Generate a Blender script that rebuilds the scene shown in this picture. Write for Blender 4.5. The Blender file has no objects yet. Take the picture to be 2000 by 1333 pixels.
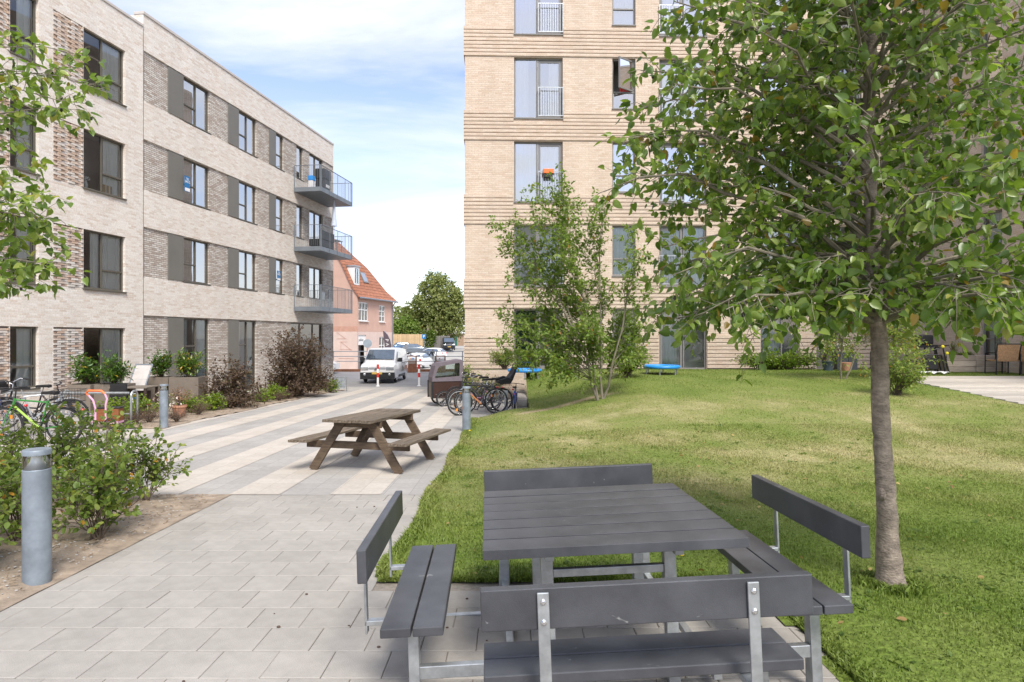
import bpy, math, random
import numpy as np
from mathutils import Vector, Matrix
random.seed(7); RNG = np.random.default_rng(11)
S = bpy.context.scene; COL = S.collection
PI = math.pi; R = math.radians
# ------------------------------------------------------------------ camera, sky, sun, exposure
CAMZ, F, HY = 1.65, 1250.0, 657.0
cam = bpy.data.objects.new('camera', bpy.data.cameras.new('camera')); COL.objects.link(cam)
cam.location = (0, 0, CAMZ); cam.rotation_euler = (R(90), 0, 0)
cam.data.sensor_width = 36; cam.data.lens = F/2000*36; cam.data.shift_y = -9.5/2000
cam.data.clip_start = .05; cam.data.clip_end = 3000
S.camera = cam
SUN_EL, SUN_AZ = 50, 158        # azimuth clockwise from +Y: behind the camera
world = bpy.data.worlds.new('World'); S.world = world; world.use_nodes = True
def build_world():
    nt = world.node_tree; N = nt.nodes; L = nt.links; N.clear()
    out = N.new('ShaderNodeOutputWorld'); bg = N.new('ShaderNodeBackground'); L.new(bg.outputs[0], out.inputs[0])
    bg.inputs[1].default_value = .13
    sky = N.new('ShaderNodeTexSky'); sky.sky_type = 'NISHITA'; sky.sun_disc = False
    sky.sun_elevation = R(SUN_EL); sky.sun_rotation = R(SUN_AZ); sky.air_density = 1.0; sky.dust_density = .6; sky.ozone_density = 1.6
    tc = N.new('ShaderNodeTexCoord'); sp = N.new('ShaderNodeSeparateXYZ'); L.new(tc.outputs['Generated'], sp.inputs[0])
    mx = N.new('ShaderNodeMath'); mx.operation = 'MAXIMUM'; mx.inputs[1].default_value = 0; L.new(sp.outputs[2], mx.inputs[0])
    ad = N.new('ShaderNodeMath'); ad.operation = 'ADD'; ad.inputs[1].default_value = .16; L.new(mx.outputs[0], ad.inputs[0])
    cb = N.new('ShaderNodeCombineXYZ')
    for i in (0, 1):
        dv = N.new('ShaderNodeMath'); dv.operation = 'DIVIDE'; L.new(sp.outputs[i], dv.inputs[0]); L.new(ad.outputs[0], dv.inputs[1]); L.new(dv.outputs[0], cb.inputs[i])
    mp = N.new('ShaderNodeMapping'); mp.inputs['Location'].default_value = (3.1, 7.4, 0); mp.inputs['Scale'].default_value = (.75, 1.25, 1); mp.inputs['Rotation'].default_value = (0, 0, R(-28)); L.new(cb.outputs[0], mp.inputs[0])
    nz = N.new('ShaderNodeTexNoise'); nz.inputs['Scale'].default_value = .9; nz.inputs['Detail'].default_value = 9; nz.inputs['Roughness'].default_value = .56; nz.inputs['Distortion'].default_value = .35
    L.new(mp.outputs[0], nz.inputs['Vector'])
    rp = N.new('ShaderNodeValToRGB'); rp.color_ramp.elements[0].position = .40; rp.color_ramp.elements[1].position = .62
    L.new(nz.outputs[0], rp.inputs[0])
    # more haze towards the horizon
    hz = N.new('ShaderNodeMapRange'); hz.inputs[1].default_value = .0; hz.inputs[2].default_value = .42; hz.inputs[3].default_value = .62; hz.inputs[4].default_value = .0
    L.new(sp.outputs[2], hz.inputs[0])
    mm = N.new('ShaderNodeMath'); mm.operation = 'MAXIMUM'; L.new(rp.outputs[0], mm.inputs[0]); L.new(hz.outputs[0], mm.inputs[1])
    cap = N.new('ShaderNodeMath'); cap.operation = 'MULTIPLY'; cap.inputs[1].default_value = .93; L.new(mm.outputs[0], cap.inputs[0])
    gain = N.new('ShaderNodeMixRGB'); gain.blend_type = 'MULTIPLY'; gain.inputs[0].default_value = 1; gain.inputs[2].default_value = (.93, .83, .88, 1); L.new(sky.outputs[0], gain.inputs[1])
    mix = N.new('ShaderNodeMixRGB'); mix.inputs[2].default_value = (3.75, 3.83, 3.95, 1)
    L.new(cap.outputs[0], mix.inputs[0]); L.new(gain.outputs[0], mix.inputs[1]); L.new(mix.outputs[0], bg.inputs[0])
build_world()
sun = bpy.data.objects.new('sun', bpy.data.lights.new('sun', 'SUN')); COL.objects.link(sun)
sun.data.energy = 2.0; sun.data.angle = R(20); sun.data.color = (1, .95, .87)
_d = Vector((math.sin(R(SUN_AZ))*math.cos(R(SUN_EL)), math.cos(R(SUN_AZ))*math.cos(R(SUN_EL)), math.sin(R(SUN_EL))))
sun.rotation_euler = (-_d).to_track_quat('-Z', 'Y').to_euler(); sun.location = (20, -20, 40)
S.view_settings.view_transform = 'Standard'; S.view_settings.look = 'None'; S.view_settings.exposure = 1.28; S.view_settings.gamma = 1; S.view_settings.use_curve_mapping = False
S.render.engine = 'CYCLES'; S.cycles.use_denoising = True; S.cycles.max_bounces = 7; S.cycles.diffuse_bounces = 3; S.cycles.glossy_bounces = 3; S.cycles.transmission_bounces = 4; S.cycles.transparent_max_bounces = 10; S.cycles.caustics_reflective = False; S.cycles.caustics_refractive = False

# ------------------------------------------------------------------ helpers
def W(px, py, Y): return Vector(((px-1000)/F*Y, Y, CAMZ+(HY-py)/F*Y))
def sm(t): t = min(1, max(0, t)); return t*t*(3-2*t)
def G(y):                                                     # the court falls gently away from the camera, the street is flat
    if y < 30: return -.0264*y
    if y < 46: return -.792-.078*sm((y-30)/4)
    pts = [(46, -.87), (58, -1.45), (78, -1.55), (92, -.85), (104, -.4), (400, -.4)]
    for (a, za), (b, zb) in zip(pts, pts[1:]):
        if y <= b: return za+(zb-za)*sm((y-a)/(b-a))
    return -.4
def lawn_z(x, y):
    u = .3+.7*sm(x/3.5); v = sm((y-18.2)/3.2); r = 1.08*sm((y-7)/14)*(u+(1-u)*v)*sm((x+1.0+1.2*v)/1.2)
    return G(y)+.007+r
class MB:
    def __init__(s): s.v = []; s.f = []; s.m = []
    def add(s, vs, fs, m=0):
        b = len(s.v); s.v += [tuple(v) for v in vs]; s.f += [tuple(i+b for i in f) for f in fs]; s.m += [m]*len(fs); return s
    def box(s, x0, x1, y0, y1, z0, z1, m=0):
        return s.add([(x0,y0,z0),(x1,y0,z0),(x1,y1,z0),(x0,y1,z0),(x0,y0,z1),(x1,y0,z1),(x1,y1,z1),(x0,y1,z1)], [(3,2,1,0),(4,5,6,7),(0,1,5,4),(1,2,6,5),(2,3,7,6),(3,0,4,7)], m)
    def quad(s, a, b, c, d, m=0): return s.add([a,b,c,d], [(0,1,2,3)], m)
    def bar(s, p0, p1, w, h, up=(0,0,1), m=0):                # square bar from p0 to p1; w across, h along up
        p0 = Vector(p0); p1 = Vector(p1); d = (p1-p0).normalized(); u = Vector(up)
        if abs(d.dot(u)) > .98: u = Vector((0,1,0))
        x = d.cross(u).normalized(); u = x.cross(d).normalized(); vs = []
        for p in (p0, p1):
            for a, b in ((-1,-1),(1,-1),(1,1),(-1,1)): vs.append(p+x*(a*w/2)+u*(b*h/2))
        return s.add(vs, [(3,2,1,0),(4,5,6,7),(0,1,5,4),(1,2,6,5),(2,3,7,6),(3,0,4,7)], m)
    def tube(s, pts, r, n=8, m=0, cap=True):
        pts = [Vector(p) for p in pts]; k = len(pts); rr = r if isinstance(r, (list, tuple)) else [r]*k
        vs = []; u = None
        for i, p in enumerate(pts):
            d = (pts[min(i+1,k-1)]-pts[max(i-1,0)])
            d = d.normalized() if d.length > 1e-9 else Vector((0,0,1))
            if u is None: u = d.orthogonal().normalized()
            u = (u-d*u.dot(d)); u = u.normalized() if u.length > 1e-6 else d.orthogonal().normalized()
            w = d.cross(u)
            for j in range(n):
                a = 2*PI*j/n; vs.append(p+(u*math.cos(a)+w*math.sin(a))*rr[i])
        fs = [(i*n+j, i*n+(j+1)%n, (i+1)*n+(j+1)%n, (i+1)*n+j) for i in range(k-1) for j in range(n)]
        if cap: fs += [tuple(range(n-1,-1,-1)), tuple(range((k-1)*n, k*n))]
        return s.add(vs, fs, m)
    def lathe(s, prof, n=24, c=(0,0,0), m=0):
        k = len(prof); vs = [(c[0]+r*math.cos(2*PI*j/n), c[1]+r*math.sin(2*PI*j/n), c[2]+z) for r, z in prof for j in range(n)]
        return s.add(vs, [(i*n+j, i*n+(j+1)%n, (i+1)*n+(j+1)%n, (i+1)*n+j) for i in range(k-1) for j in range(n)]+[tuple(range(n-1,-1,-1)), tuple(range((k-1)*n,k*n))], m)
    def torus(s, c, axis, Rr, r, n=28, k=6, m=0):
        c = Vector(c); a = Vector(axis).normalized(); u = a.orthogonal().normalized(); w = a.cross(u); vs = []
        for i in range(n):
            t = 2*PI*i/n; d = u*math.cos(t)+w*math.sin(t)
            for j in range(k):
                q = 2*PI*j/k; vs.append(c+d*(Rr+r*math.cos(q))+a*(r*math.sin(q)))
        return s.add(vs, [(i*k+j, ((i+1)%n)*k+j, ((i+1)%n)*k+(j+1)%k, i*k+(j+1)%k) for i in range(n) for j in range(k)], m)
    def prism(s, poly, f, m=0):                               # f(a,b,t) maps a 2-D outline and t in (0,1) to 3-D
        n = len(poly); vs = [f(a,b,0) for a,b in poly]+[f(a,b,1) for a,b in poly]
        return s.add(vs, [tuple(range(n-1,-1,-1)), tuple(range(n,2*n))]+[(i,(i+1)%n,n+(i+1)%n,n+i) for i in range(n)], m)
    def ball(s, c, rx, ry, rz, n=10, k=7, m=0):
        prof = [(math.sin(PI*i/k), -math.cos(PI*i/k)) for i in range(k+1)]
        vs = [(c[0]+rx*max(a,1e-3)*math.cos(2*PI*j/n), c[1]+ry*max(a,1e-3)*math.sin(2*PI*j/n), c[2]+rz*b) for a,b in prof for j in range(n)]
        return s.add(vs, [(i*n+j, i*n+(j+1)%n, (i+1)*n+(j+1)%n, (i+1)*n+j) for i in range(k) for j in range(n)], m)
    def mesh(s, name, mats, smooth=False):
        me = bpy.data.meshes.new(name); me.from_pydata(s.v, [], s.f)
        for mm in (mats if isinstance(mats, (list,tuple)) else [mats]): me.materials.append(mm)
        if any(s.m): me.polygons.foreach_set('material_index', s.m)
        if smooth:
            me.polygons.foreach_set('use_smooth', [True]*len(s.f)); me.update(); me.set_sharp_from_angle(angle=R(38))
        me.update(); return me
    def obj(s, name, mats, parent=None, smooth=False, bevel=0, loc=None, label=None):
        return link(s.mesh(name, mats, smooth), name, parent, bevel, loc, label)
def link(me, name, parent=None, bevel=0, loc=None, label=None):
    o = bpy.data.objects.new(name, me); COL.objects.link(o)
    if parent: o.parent = parent
    if loc: o.location = loc
    if bevel:
        b = o.modifiers.new('bevel', 'BEVEL'); b.width = bevel; b.segments = 2; b.limit_method = 'ANGLE'; b.angle_limit = R(40)
    if label: o['label'] = label
    return o
def thing(name, label, cat, loc=(0,0,0), rz=0, group=None):
    o = bpy.data.objects.new(name, None); COL.objects.link(o); o.location = loc; o.rotation_euler = (0,0,rz); o.empty_display_size = .2
    return tag(o, label, cat, group)
def tag(o, label, cat, group=None):
    o['label'] = label; o['category'] = cat
    if group: o['group'] = group
    return o
def kind(o, k): o['kind'] = k; return o
def dup(root, loc, rz, label, scale=None):
    r = root.copy(); COL.objects.link(r); r.location = loc; r.rotation_euler = (0,0,rz); r['label'] = label
    if scale: r.scale = (scale,)*3 if not isinstance(scale, tuple) else scale
    for ch in list(root.children):
        c = ch.copy(); COL.objects.link(c); c.parent = r
        for g in ch.children:
            d = g.copy(); COL.objects.link(d); d.parent = c
    return r
def text(name, s, size, mat, parent, M, ext=.002):
    cu = bpy.data.curves.new(name, 'FONT'); cu.body = s; cu.size = size; cu.align_x = 'CENTER'; cu.align_y = 'CENTER'; cu.extrude = ext
    t = bpy.data.objects.new(name, cu); me = bpy.data.meshes.new_from_object(t); bpy.data.objects.remove(t)
    me.materials.clear(); me.materials.append(mat)
    o = link(me, name, parent); o.matrix_local = M; return o

# ------------------------------------------------------------------ materials
def _new(name):
    m = bpy.data.materials.new(name); m.use_nodes = True; nt = m.node_tree
    return m, nt, nt.nodes, nt.links, nt.nodes['Principled BSDF']
def c4(c): return (c[0], c[1], c[2], 1)
def mulc(c, k): return tuple(min(1, x*k) for x in c)
def mat(name, col, rough=.6, metal=0, var=.12, vscale=4, bump=0, bscale=40, col2=None, spec=.4, coords='Object', stretch=None, rnd=0, coat=0, detail=5, wear=0, speck=0):
    m, nt, N, L, b = _new(name)
    b.inputs['Roughness'].default_value = rough; b.inputs['Metallic'].default_value = metal; b.inputs['Specular IOR Level'].default_value = spec
    if coat: b.inputs['Coat Weight'].default_value = coat; b.inputs['Coat Roughness'].default_value = .05
    tc = N.new('ShaderNodeTexCoord'); vec = tc.outputs[coords]
    if coords == 'Position': pass
    if stretch:
        mp = N.new('ShaderNodeMapping'); mp.inputs['Scale'].default_value = stretch; L.new(vec, mp.inputs[0]); vec = mp.outputs[0]
    nz = N.new('ShaderNodeTexNoise'); nz.inputs['Scale'].default_value = vscale; nz.inputs['Detail'].default_value = detail; nz.inputs['Roughness'].default_value = .6; L.new(vec, nz.inputs['Vector'])
    rp = N.new('ShaderNodeValToRGB'); rp.color_ramp.elements[0].position = .3; rp.color_ramp.elements[1].position = .7
    rp.color_ramp.elements[0].color = c4(mulc(col, 1-var)); rp.color_ramp.elements[1].color = c4(col2 if col2 else mulc(col, 1+var))
    L.new(nz.outputs[0], rp.inputs[0]); colout = rp.outputs[0]
    if rnd:
        oi = N.new('ShaderNodeObjectInfo'); mr = N.new('ShaderNodeMapRange'); mr.inputs[3].default_value = 1-rnd; mr.inputs[4].default_value = 1+rnd; L.new(oi.outputs['Random'], mr.inputs[0])
        mx = N.new('ShaderNodeMixRGB'); mx.blend_type = 'MULTIPLY'; mx.inputs[0].default_value = 1; L.new(colout, mx.inputs[1]); L.new(mr.outputs[0], mx.inputs[2]); colout = mx.outputs[0]
    if speck:                                                 # small pale scuffs and droppings
        s1 = N.new('ShaderNodeTexNoise'); s1.inputs['Scale'].default_value = 13; s1.inputs['Detail'].default_value = 3; s1.inputs['Distortion'].default_value = 1.5; L.new(tc.outputs['Object'], s1.inputs['Vector'])
        oi2 = N.new('ShaderNodeObjectInfo'); va = N.new('ShaderNodeVectorMath'); va.inputs[1].default_value = (0,0,0); L.new(tc.outputs['Object'], va.inputs[0]); L.new(oi2.outputs['Location'], va.inputs[1]); L.new(va.outputs[0], s1.inputs['Vector'])
        s2 = N.new('ShaderNodeMapRange'); s2.inputs[1].default_value = .72; s2.inputs[2].default_value = .80; s2.inputs[3].default_value = 0; s2.inputs[4].default_value = speck; L.new(s1.outputs[0], s2.inputs[0])
        s3 = N.new('ShaderNodeMixRGB'); s3.inputs[2].default_value = (.45,.45,.43,1); L.new(s2.outputs[0], s3.inputs[0]); L.new(colout, s3.inputs[1]); colout = s3.outputs[0]
    if wear:                                                  # stains and worn patches that run across neighbouring pieces
        gp_ = N.new('ShaderNodeNewGeometry'); w1 = N.new('ShaderNodeTexNoise'); w1.inputs['Scale'].default_value = 1.1; w1.inputs['Detail'].default_value = 9; w1.inputs['Roughness'].default_value = .68; L.new(gp_.outputs['Position'], w1.inputs['Vector'])
        wr_ = N.new('ShaderNodeMapRange'); wr_.inputs[1].default_value = .28; wr_.inputs[2].default_value = .62; wr_.inputs[3].default_value = 1-wear; wr_.inputs[4].default_value = 1.04; L.new(w1.outputs[0], wr_.inputs[0])
        wm = N.new('ShaderNodeMixRGB'); wm.blend_type = 'MULTIPLY'; wm.inputs[0].default_value = 1; L.new(colout, wm.inputs[1]); L.new(wr_.outputs[0], wm.inputs[2]); colout = wm.outputs[0]
    L.new(colout, b.inputs['Base Color'])
    if bump:
        n2 = N.new('ShaderNodeTexNoise'); n2.inputs['Scale'].default_value = bscale; n2.inputs['Detail'].default_value = 4; L.new(vec, n2.inputs['Vector'])
        bp = N.new('ShaderNodeBump'); bp.inputs['Strength'].default_value = bump; bp.inputs['Distance'].default_value = .01; L.new(n2.outputs[0], bp.inputs['Height']); L.new(bp.outputs[0], b.inputs['Normal'])
    return m
def brick(name, cols, mortar, bw=.24, bh=.067, ms=.006, off=.5, var=.16, bump=.5, patch=.10, rough=.85, flat=False):
    """running bond in the wall's own x / z; every brick gets its own tone"""
    m, nt, N, L, b = _new(name); b.inputs['Roughness'].default_value = rough; b.inputs['Specular IOR Level'].default_value = .2
    tc = N.new('ShaderNodeTexCoord'); sp = N.new('ShaderNodeSeparateXYZ'); L.new(tc.outputs['Object'], sp.inputs[0])
    cb = N.new('ShaderNodeCombineXYZ')
    if flat: L.new(sp.outputs[0], cb.inputs[0]); L.new(sp.outputs[1], cb.inputs[1])
    else:
        ad = N.new('ShaderNodeMath'); L.new(sp.outputs[0], ad.inputs[0]); L.new(sp.outputs[1], ad.inputs[1]); L.new(ad.outputs[0], cb.inputs[0]); L.new(sp.outputs[2], cb.inputs[1])
    bt = N.new('ShaderNodeTexBrick'); bt.offset = off; bt.inputs['Scale'].default_value = 1; bt.inputs['Brick Width'].default_value = bw; bt.inputs['Row Height'].default_value = bh; bt.inputs['Mortar Size'].default_value = ms; bt.inputs['Mortar Smooth'].default_value = .1; bt.inputs['Bias'].default_value = 0
    bt.inputs['Color1'].default_value = (0,0,0,1); bt.inputs['Color2'].default_value = (1,1,1,1); bt.inputs['Mortar'].default_value = (.5,.5,.5,1)
    L.new(cb.outputs[0], bt.inputs['Vector'])
    rp = N.new('ShaderNodeValToRGB'); els = rp.color_ramp.elements
    while len(els) < len(cols): els.new(.5)
    for i, c in enumerate(cols): els[i].position = i/(len(cols)-1); els[i].color = c4(c)
    L.new(bt.outputs['Color'], rp.inputs[0])
    nz = N.new('ShaderNodeTexNoise'); nz.inputs['Scale'].default_value = .6; nz.inputs['Detail'].default_value = 6; L.new(tc.outputs['Object'], nz.inputs['Vector'])
    n3 = N.new('ShaderNodeTexNoise'); n3.inputs['Scale'].default_value = 22; n3.inputs['Detail'].default_value = 4; L.new(tc.outputs['Object'], n3.inputs['Vector'])
    mr = N.new('ShaderNodeMapRange'); mr.inputs[1].default_value = .3; mr.inputs[2].default_value = .7; mr.inputs[3].default_value = 1-patch; mr.inputs[4].default_value = 1+patch; L.new(nz.outputs[0], mr.inputs[0])
    if not flat:                                              # rain streaks
        sm2 = N.new('ShaderNodeMapping'); sm2.inputs['Scale'].default_value = (2.6, 2.6, .28); L.new(tc.outputs['Object'], sm2.inputs[0]); L.new(sm2.outputs[0], nz.inputs['Vector'])
    mr3 = N.new('ShaderNodeMapRange'); mr3.inputs[1].default_value = .3; mr3.inputs[2].default_value = .7; mr3.inputs[3].default_value = 1-var*.6; mr3.inputs[4].default_value = 1+var*.6; L.new(n3.outputs[0], mr3.inputs[0])
    mu = N.new('ShaderNodeMath'); mu.operation = 'MULTIPLY'; L.new(mr.outputs[0], mu.inputs[0]); L.new(mr3.outputs[0], mu.inputs[1])
    mo = N.new('ShaderNodeMixRGB'); mo.inputs[2].default_value = c4(mortar); L.new(bt.outputs['Fac'], mo.inputs[0]); L.new(rp.outputs[0], mo.inputs[1])
    mx = N.new('ShaderNodeMixRGB'); mx.blend_type = 'MULTIPLY'; mx.inputs[0].default_value = 1; L.new(mo.outputs[0], mx.inputs[1]); L.new(mu.outputs[0], mx.inputs[2]); L.new(mx.outputs[0], b.inputs['Base Color'])
    if bump:
        hh = N.new('ShaderNodeMath'); hh.operation = 'MULTIPLY_ADD'; hh.inputs[1].default_value = -1; L.new(bt.outputs['Fac'], hh.inputs[0])
        hm = N.new('ShaderNodeMath'); hm.operation = 'MULTIPLY'; hm.inputs[1].default_value = .5; L.new(n3.outputs[0], hm.inputs[0]); L.new(hm.outputs[0], hh.inputs[2])
        bp = N.new('ShaderNodeBump'); bp.inputs['Strength'].default_value = bump; bp.inputs['Distance'].default_value = .012; L.new(hh.outputs[0], bp.inputs['Height']); L.new(bp.outputs[0], b.inputs['Normal'])
    return m
def glassmat(name, tint=(.85,.92,.9), base=.16, rough=.01, gtint=(1,1,1)):
    m, nt, N, L, b = _new(name); N.remove(b); out = N['Material Output']
    tr = N.new('ShaderNodeBsdfTransparent'); tr.inputs[0].default_value = c4(tint); gl = N.new('ShaderNodeBsdfGlossy'); gl.inputs['Roughness'].default_value = rough; gl.inputs[0].default_value = c4(gtint)
    fr = N.new('ShaderNodeFresnel'); fr.inputs[0].default_value = 1.5; ma = N.new('ShaderNodeMath'); ma.operation = 'MULTIPLY_ADD'; ma.inputs[1].default_value = 1.6; ma.inputs[2].default_value = base; ma.use_clamp = True
    L.new(fr.outputs[0], ma.inputs[0]); mx = N.new('ShaderNodeMixShader'); L.new(ma.outputs[0], mx.inputs[0]); L.new(tr.outputs[0], mx.inputs[1]); L.new(gl.outputs[0], mx.inputs[2]); L.new(mx.outputs[0], out.inputs[0])
    # a very slight waviness so reflections are not mirror-perfect
    tc = N.new('ShaderNodeTexCoord'); nz = N.new('ShaderNodeTexNoise'); nz.inputs['Scale'].default_value = .9; L.new(tc.outputs['Object'], nz.inputs['Vector'])
    bp = N.new('ShaderNodeBump'); bp.inputs['Strength'].default_value = .12; bp.inputs['Distance'].default_value = .02; L.new(nz.outputs[0], bp.inputs['Height']); L.new(bp.outputs[0], gl.inputs['Normal'])
    return m
def leafmat(name, cols, rough=.45, trans=.35, spec=.4):
    """per-leaf tone from the 'tint' attribute"""
    m, nt, N, L, b = _new(name); out = N['Material Output']
    at = N.new('ShaderNodeAttribute'); at.attribute_name = 'tint'
    rp = N.new('ShaderNodeValToRGB'); els = rp.color_ramp.elements
    while len(els) < len(cols): els.new(.5)
    for i, (p, c) in enumerate(cols): els[i].position = p
    for i, (p, c) in enumerate(cols): els[i].color = c4(c)
    L.new(at.outputs['Fac'], rp.inputs[0]); L.new(rp.outputs[0], b.inputs['Base Color']); b.inputs['Roughness'].default_value = rough; b.inputs['Specular IOR Level'].default_value = spec
    tl = N.new('ShaderNodeBsdfTranslucent'); mg = N.new('ShaderNodeMixRGB'); mg.blend_type = 'MULTIPLY'; mg.inputs[0].default_value = 1; mg.inputs[2].default_value = (1.5, 1.6, .8, 1); L.new(rp.outputs[0], mg.inputs[1]); L.new(mg.outputs[0], tl.inputs[0])
    mx = N.new('ShaderNodeMixShader'); mx.inputs[0].default_value = trans; L.new(b.outputs[0], mx.inputs[1]); L.new(tl.outputs[0], mx.inputs[2]); L.new(mx.outputs[0], out.inputs[0])
    return m
# ------------------------------------------------------------------ palette
M = {}
M['paver'] = mat('paver', (.362,.338,.306), .9, var=.08, vscale=9, bump=.35, bscale=160, rnd=.05, spec=.2, detail=9, wear=.16)
M['sand_joint'] = mat('sand_joint', (.27,.235,.195), .95, var=.25, vscale=30, bump=.4)
M['soil'] = mat('soil', (.335,.265,.20), .95, var=.32, vscale=7, bump=1, bscale=55, detail=12, wear=.25)
M['asphalt'] = mat('asphalt', (.24,.235,.235), .9, var=.14, vscale=1.5, bump=.3, bscale=120, detail=10)
M['gravel'] = mat('gravel', (.38,.36,.33), .95, var=.18, vscale=.8, bump=.3, detail=10)
M['lane_grey'] = brick('lane_grey', [(.335,.318,.296),(.36,.343,.32),(.385,.366,.342)], (.27,.255,.24), .3, .3, .004, 0, .12, .25, .10, .9, flat=True)
M['lane_beige'] = brick('lane_beige', [(.455,.41,.355),(.48,.435,.38),(.505,.46,.405)], (.36,.325,.285), .3, .3, .004, 0, .12, .25, .08, .9, flat=True)
M['brick_pale'] = brick('brick_pale', [(.61,.515,.43),(.68,.605,.53),(.71,.655,.59),(.75,.705,.645),(.645,.56,.48)], (.70,.66,.605), var=.2, patch=.05)
M['brick_grey'] = brick('brick_grey', [(.40,.33,.275),(.51,.445,.39),(.61,.565,.51),(.68,.645,.595),(.45,.385,.33)], (.27,.235,.205), ms=.009, var=.24, patch=.06, bump=.9)
M['brick_yellow'] = brick('brick_yellow', [(.51,.395,.30),(.565,.455,.36),(.595,.495,.40),(.535,.425,.33)], (.485,.395,.31), var=.18, patch=.06)
M['relief'] = mat('relief_brick', (.56,.43,.34), .85, var=.2, vscale=14, bump=.4, rnd=.0)
def _relief():
    m = M['relief']; nt = m.node_tree; N = nt.nodes; L = nt.links; b = N['Principled BSDF']
    oi = N.new('ShaderNodeObjectInfo'); rp = N.new('ShaderNodeValToRGB'); e = rp.color_ramp.elements; rp.color_ramp.interpolation = 'CONSTANT'
    for i, (p, c) in enumerate([(0,(.60,.55,.50)),(.34,(.55,.45,.38)),(.58,(.66,.62,.57)),(.78,(.52,.38,.29))]):
        q = e[i] if i < 2 else e.new(p); q.position = p; q.color = c4(c)
    L.new(oi.outputs['Random'], rp.inputs[0]); nz = [n for n in N if n.type == 'TEX_NOISE'][0]
    mr = N.new('ShaderNodeMapRange'); mr.inputs[3].default_value = .75; mr.inputs[4].default_value = 1.2; L.new(nz.outputs[0], mr.inputs[0])
    mx = N.new('ShaderNodeMixRGB'); mx.blend_type = 'MULTIPLY'; mx.inputs[0].default_value = 1; L.new(rp.outputs[0], mx.inputs[1]); L.new(mr.outputs[0], mx.inputs[2]); L.new(mx.outputs[0], b.inputs['Base Color'])
_relief()
M['mortar_dark'] = mat('mortar_dark', (.16,.135,.12), .95, var=.2, vscale=20)
M['frame_olive'] = mat('frame_olive', (.105,.095,.075), .45, var=.06)
M['frame_grey'] = mat('frame_grey', (.19,.182,.172), .45, var=.06)
M['shutter'] = mat('shutter', (.165,.157,.137), .5, var=.08, vscale=1.2)
M['coping'] = mat('coping', (.52,.48,.44), .6, var=.06)
M['interior'] = mat('interior', (.72,.69,.64), .9, var=.25, vscale=.7)
M['curtain'] = mat('curtain', (.82,.82,.81), .9, var=.05, vscale=3)
M['curtain_teal'] = mat('curtain_teal', (.42,.52,.52), .9, var=.1, vscale=3)
M['curtain_red'] = mat('curtain_red', (.55,.06,.05), .9)
M['curtain_green'] = mat('curtain_green', (.03,.06,.045), .9)
M['glass'] = glassmat('window_glass', tint=(.95,.98,.97), base=.05)
M['glass_hi'] = glassmat('window_glass_bright', tint=(.93,.97,.96), base=.44)
M['galv'] = mat('galvanised_steel', (.42,.44,.45), .42, .75, var=.22, vscale=14, bump=.05, bscale=60)
M['galv_blue'] = mat('galvanised_dull', (.25,.29,.33), .55, .35, var=.25, vscale=6, bump=.05, wear=.3)
M['rail_grey'] = mat('rail_grey', (.25,.28,.315), .5, .4, var=.1)
M['balc'] = mat('balcony_steel', (.20,.225,.25), .5, .35, var=.14, vscale=2.5)
M['black'] = mat('black_plastic', (.018,.018,.02), .5, var=.2)
M['rubber'] = mat('rubber', (.025,.025,.026), .8, var=.2, vscale=20)
M['steel'] = mat('bright_steel', (.6,.6,.61), .25, .9, var=.1)
M['white_paint'] = mat('white_paint', (.78,.78,.77), .35, var=.03, coat=.3)
M['red_paint'] = mat('red_paint', (.62,.04,.03), .4, var=.06)
M['orange_plastic'] = mat('orange_plastic', (.75,.17,.04), .45)
M['red_lens'] = mat('red_lens', (.6,.02,.02), .2, coat=.6)
M['amber'] = mat('amber_lens', (.8,.28,.02), .25, coat=.5)
M['blue'] = mat('blue_plastic', (.02,.25,.66), .45)
M['white_plastic'] = mat('white_plastic', (.72,.72,.72), .45)
M['bark'] = mat('bark', (.27,.22,.175), .9, var=.45, vscale=16, bump=1.0, bscale=55, stretch=(1,1,1.5), detail=10, wear=.3)
M['bark_grey'] = mat('bark_grey', (.20,.175,.13), .9, var=.35, vscale=12, bump=.7, bscale=40, stretch=(1,1,.35))
M['twig'] = mat('twig', (.10,.075,.055), .85, var=.3, vscale=12)
M['stone'] = mat('stone', (.37,.335,.29), .95, var=.22, vscale=6, bump=.8, bscale=40, rnd=.1)
M['corten'] = mat('corten', (.17,.072,.04), .8, var=.3, vscale=5, bump=.2)
M['terracotta'] = mat('terracotta', (.46,.235,.15), .8, var=.15)
M['fibre'] = mat('fibre_planter', (.185,.155,.125), .85, var=.10, vscale=9, bump=.15)
M['plank_black'] = mat('recycled_plank', (.054,.056,.063), .43, var=.22, vscale=3.2, bump=.12, bscale=240, stretch=(1,1,1), wear=.25, speck=.6, col2=(.088,.091,.100), detail=9, spec=.45)
M['old_wood'] = mat('weathered_wood', (.12,.092,.064), .9, var=.42, vscale=5, bump=.7, bscale=30, stretch=(.6,9,9), col2=(.235,.185,.135), rnd=.16, detail=9)
M['brown_wood'] = mat('stained_wood', (.115,.080,.052), .75, var=.35, vscale=5, bump=.4, bscale=30, stretch=(1.5,1.5,9), rnd=.12)
M['pale_timber'] = mat('pale_timber', (.55,.385,.215), .85, var=.14, vscale=4, stretch=(6,6,.6), rnd=.14)
M['grey_timber'] = mat('grey_timber', (.19,.175,.165), .9, var=.2, vscale=4, stretch=(6,6,.6), rnd=.15)
M['sleeper'] = mat('sleeper_wood', (.36,.295,.235), .9, var=.25, vscale=3, bump=.4, bscale=30, stretch=(.7,6,6), rnd=.2)

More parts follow.
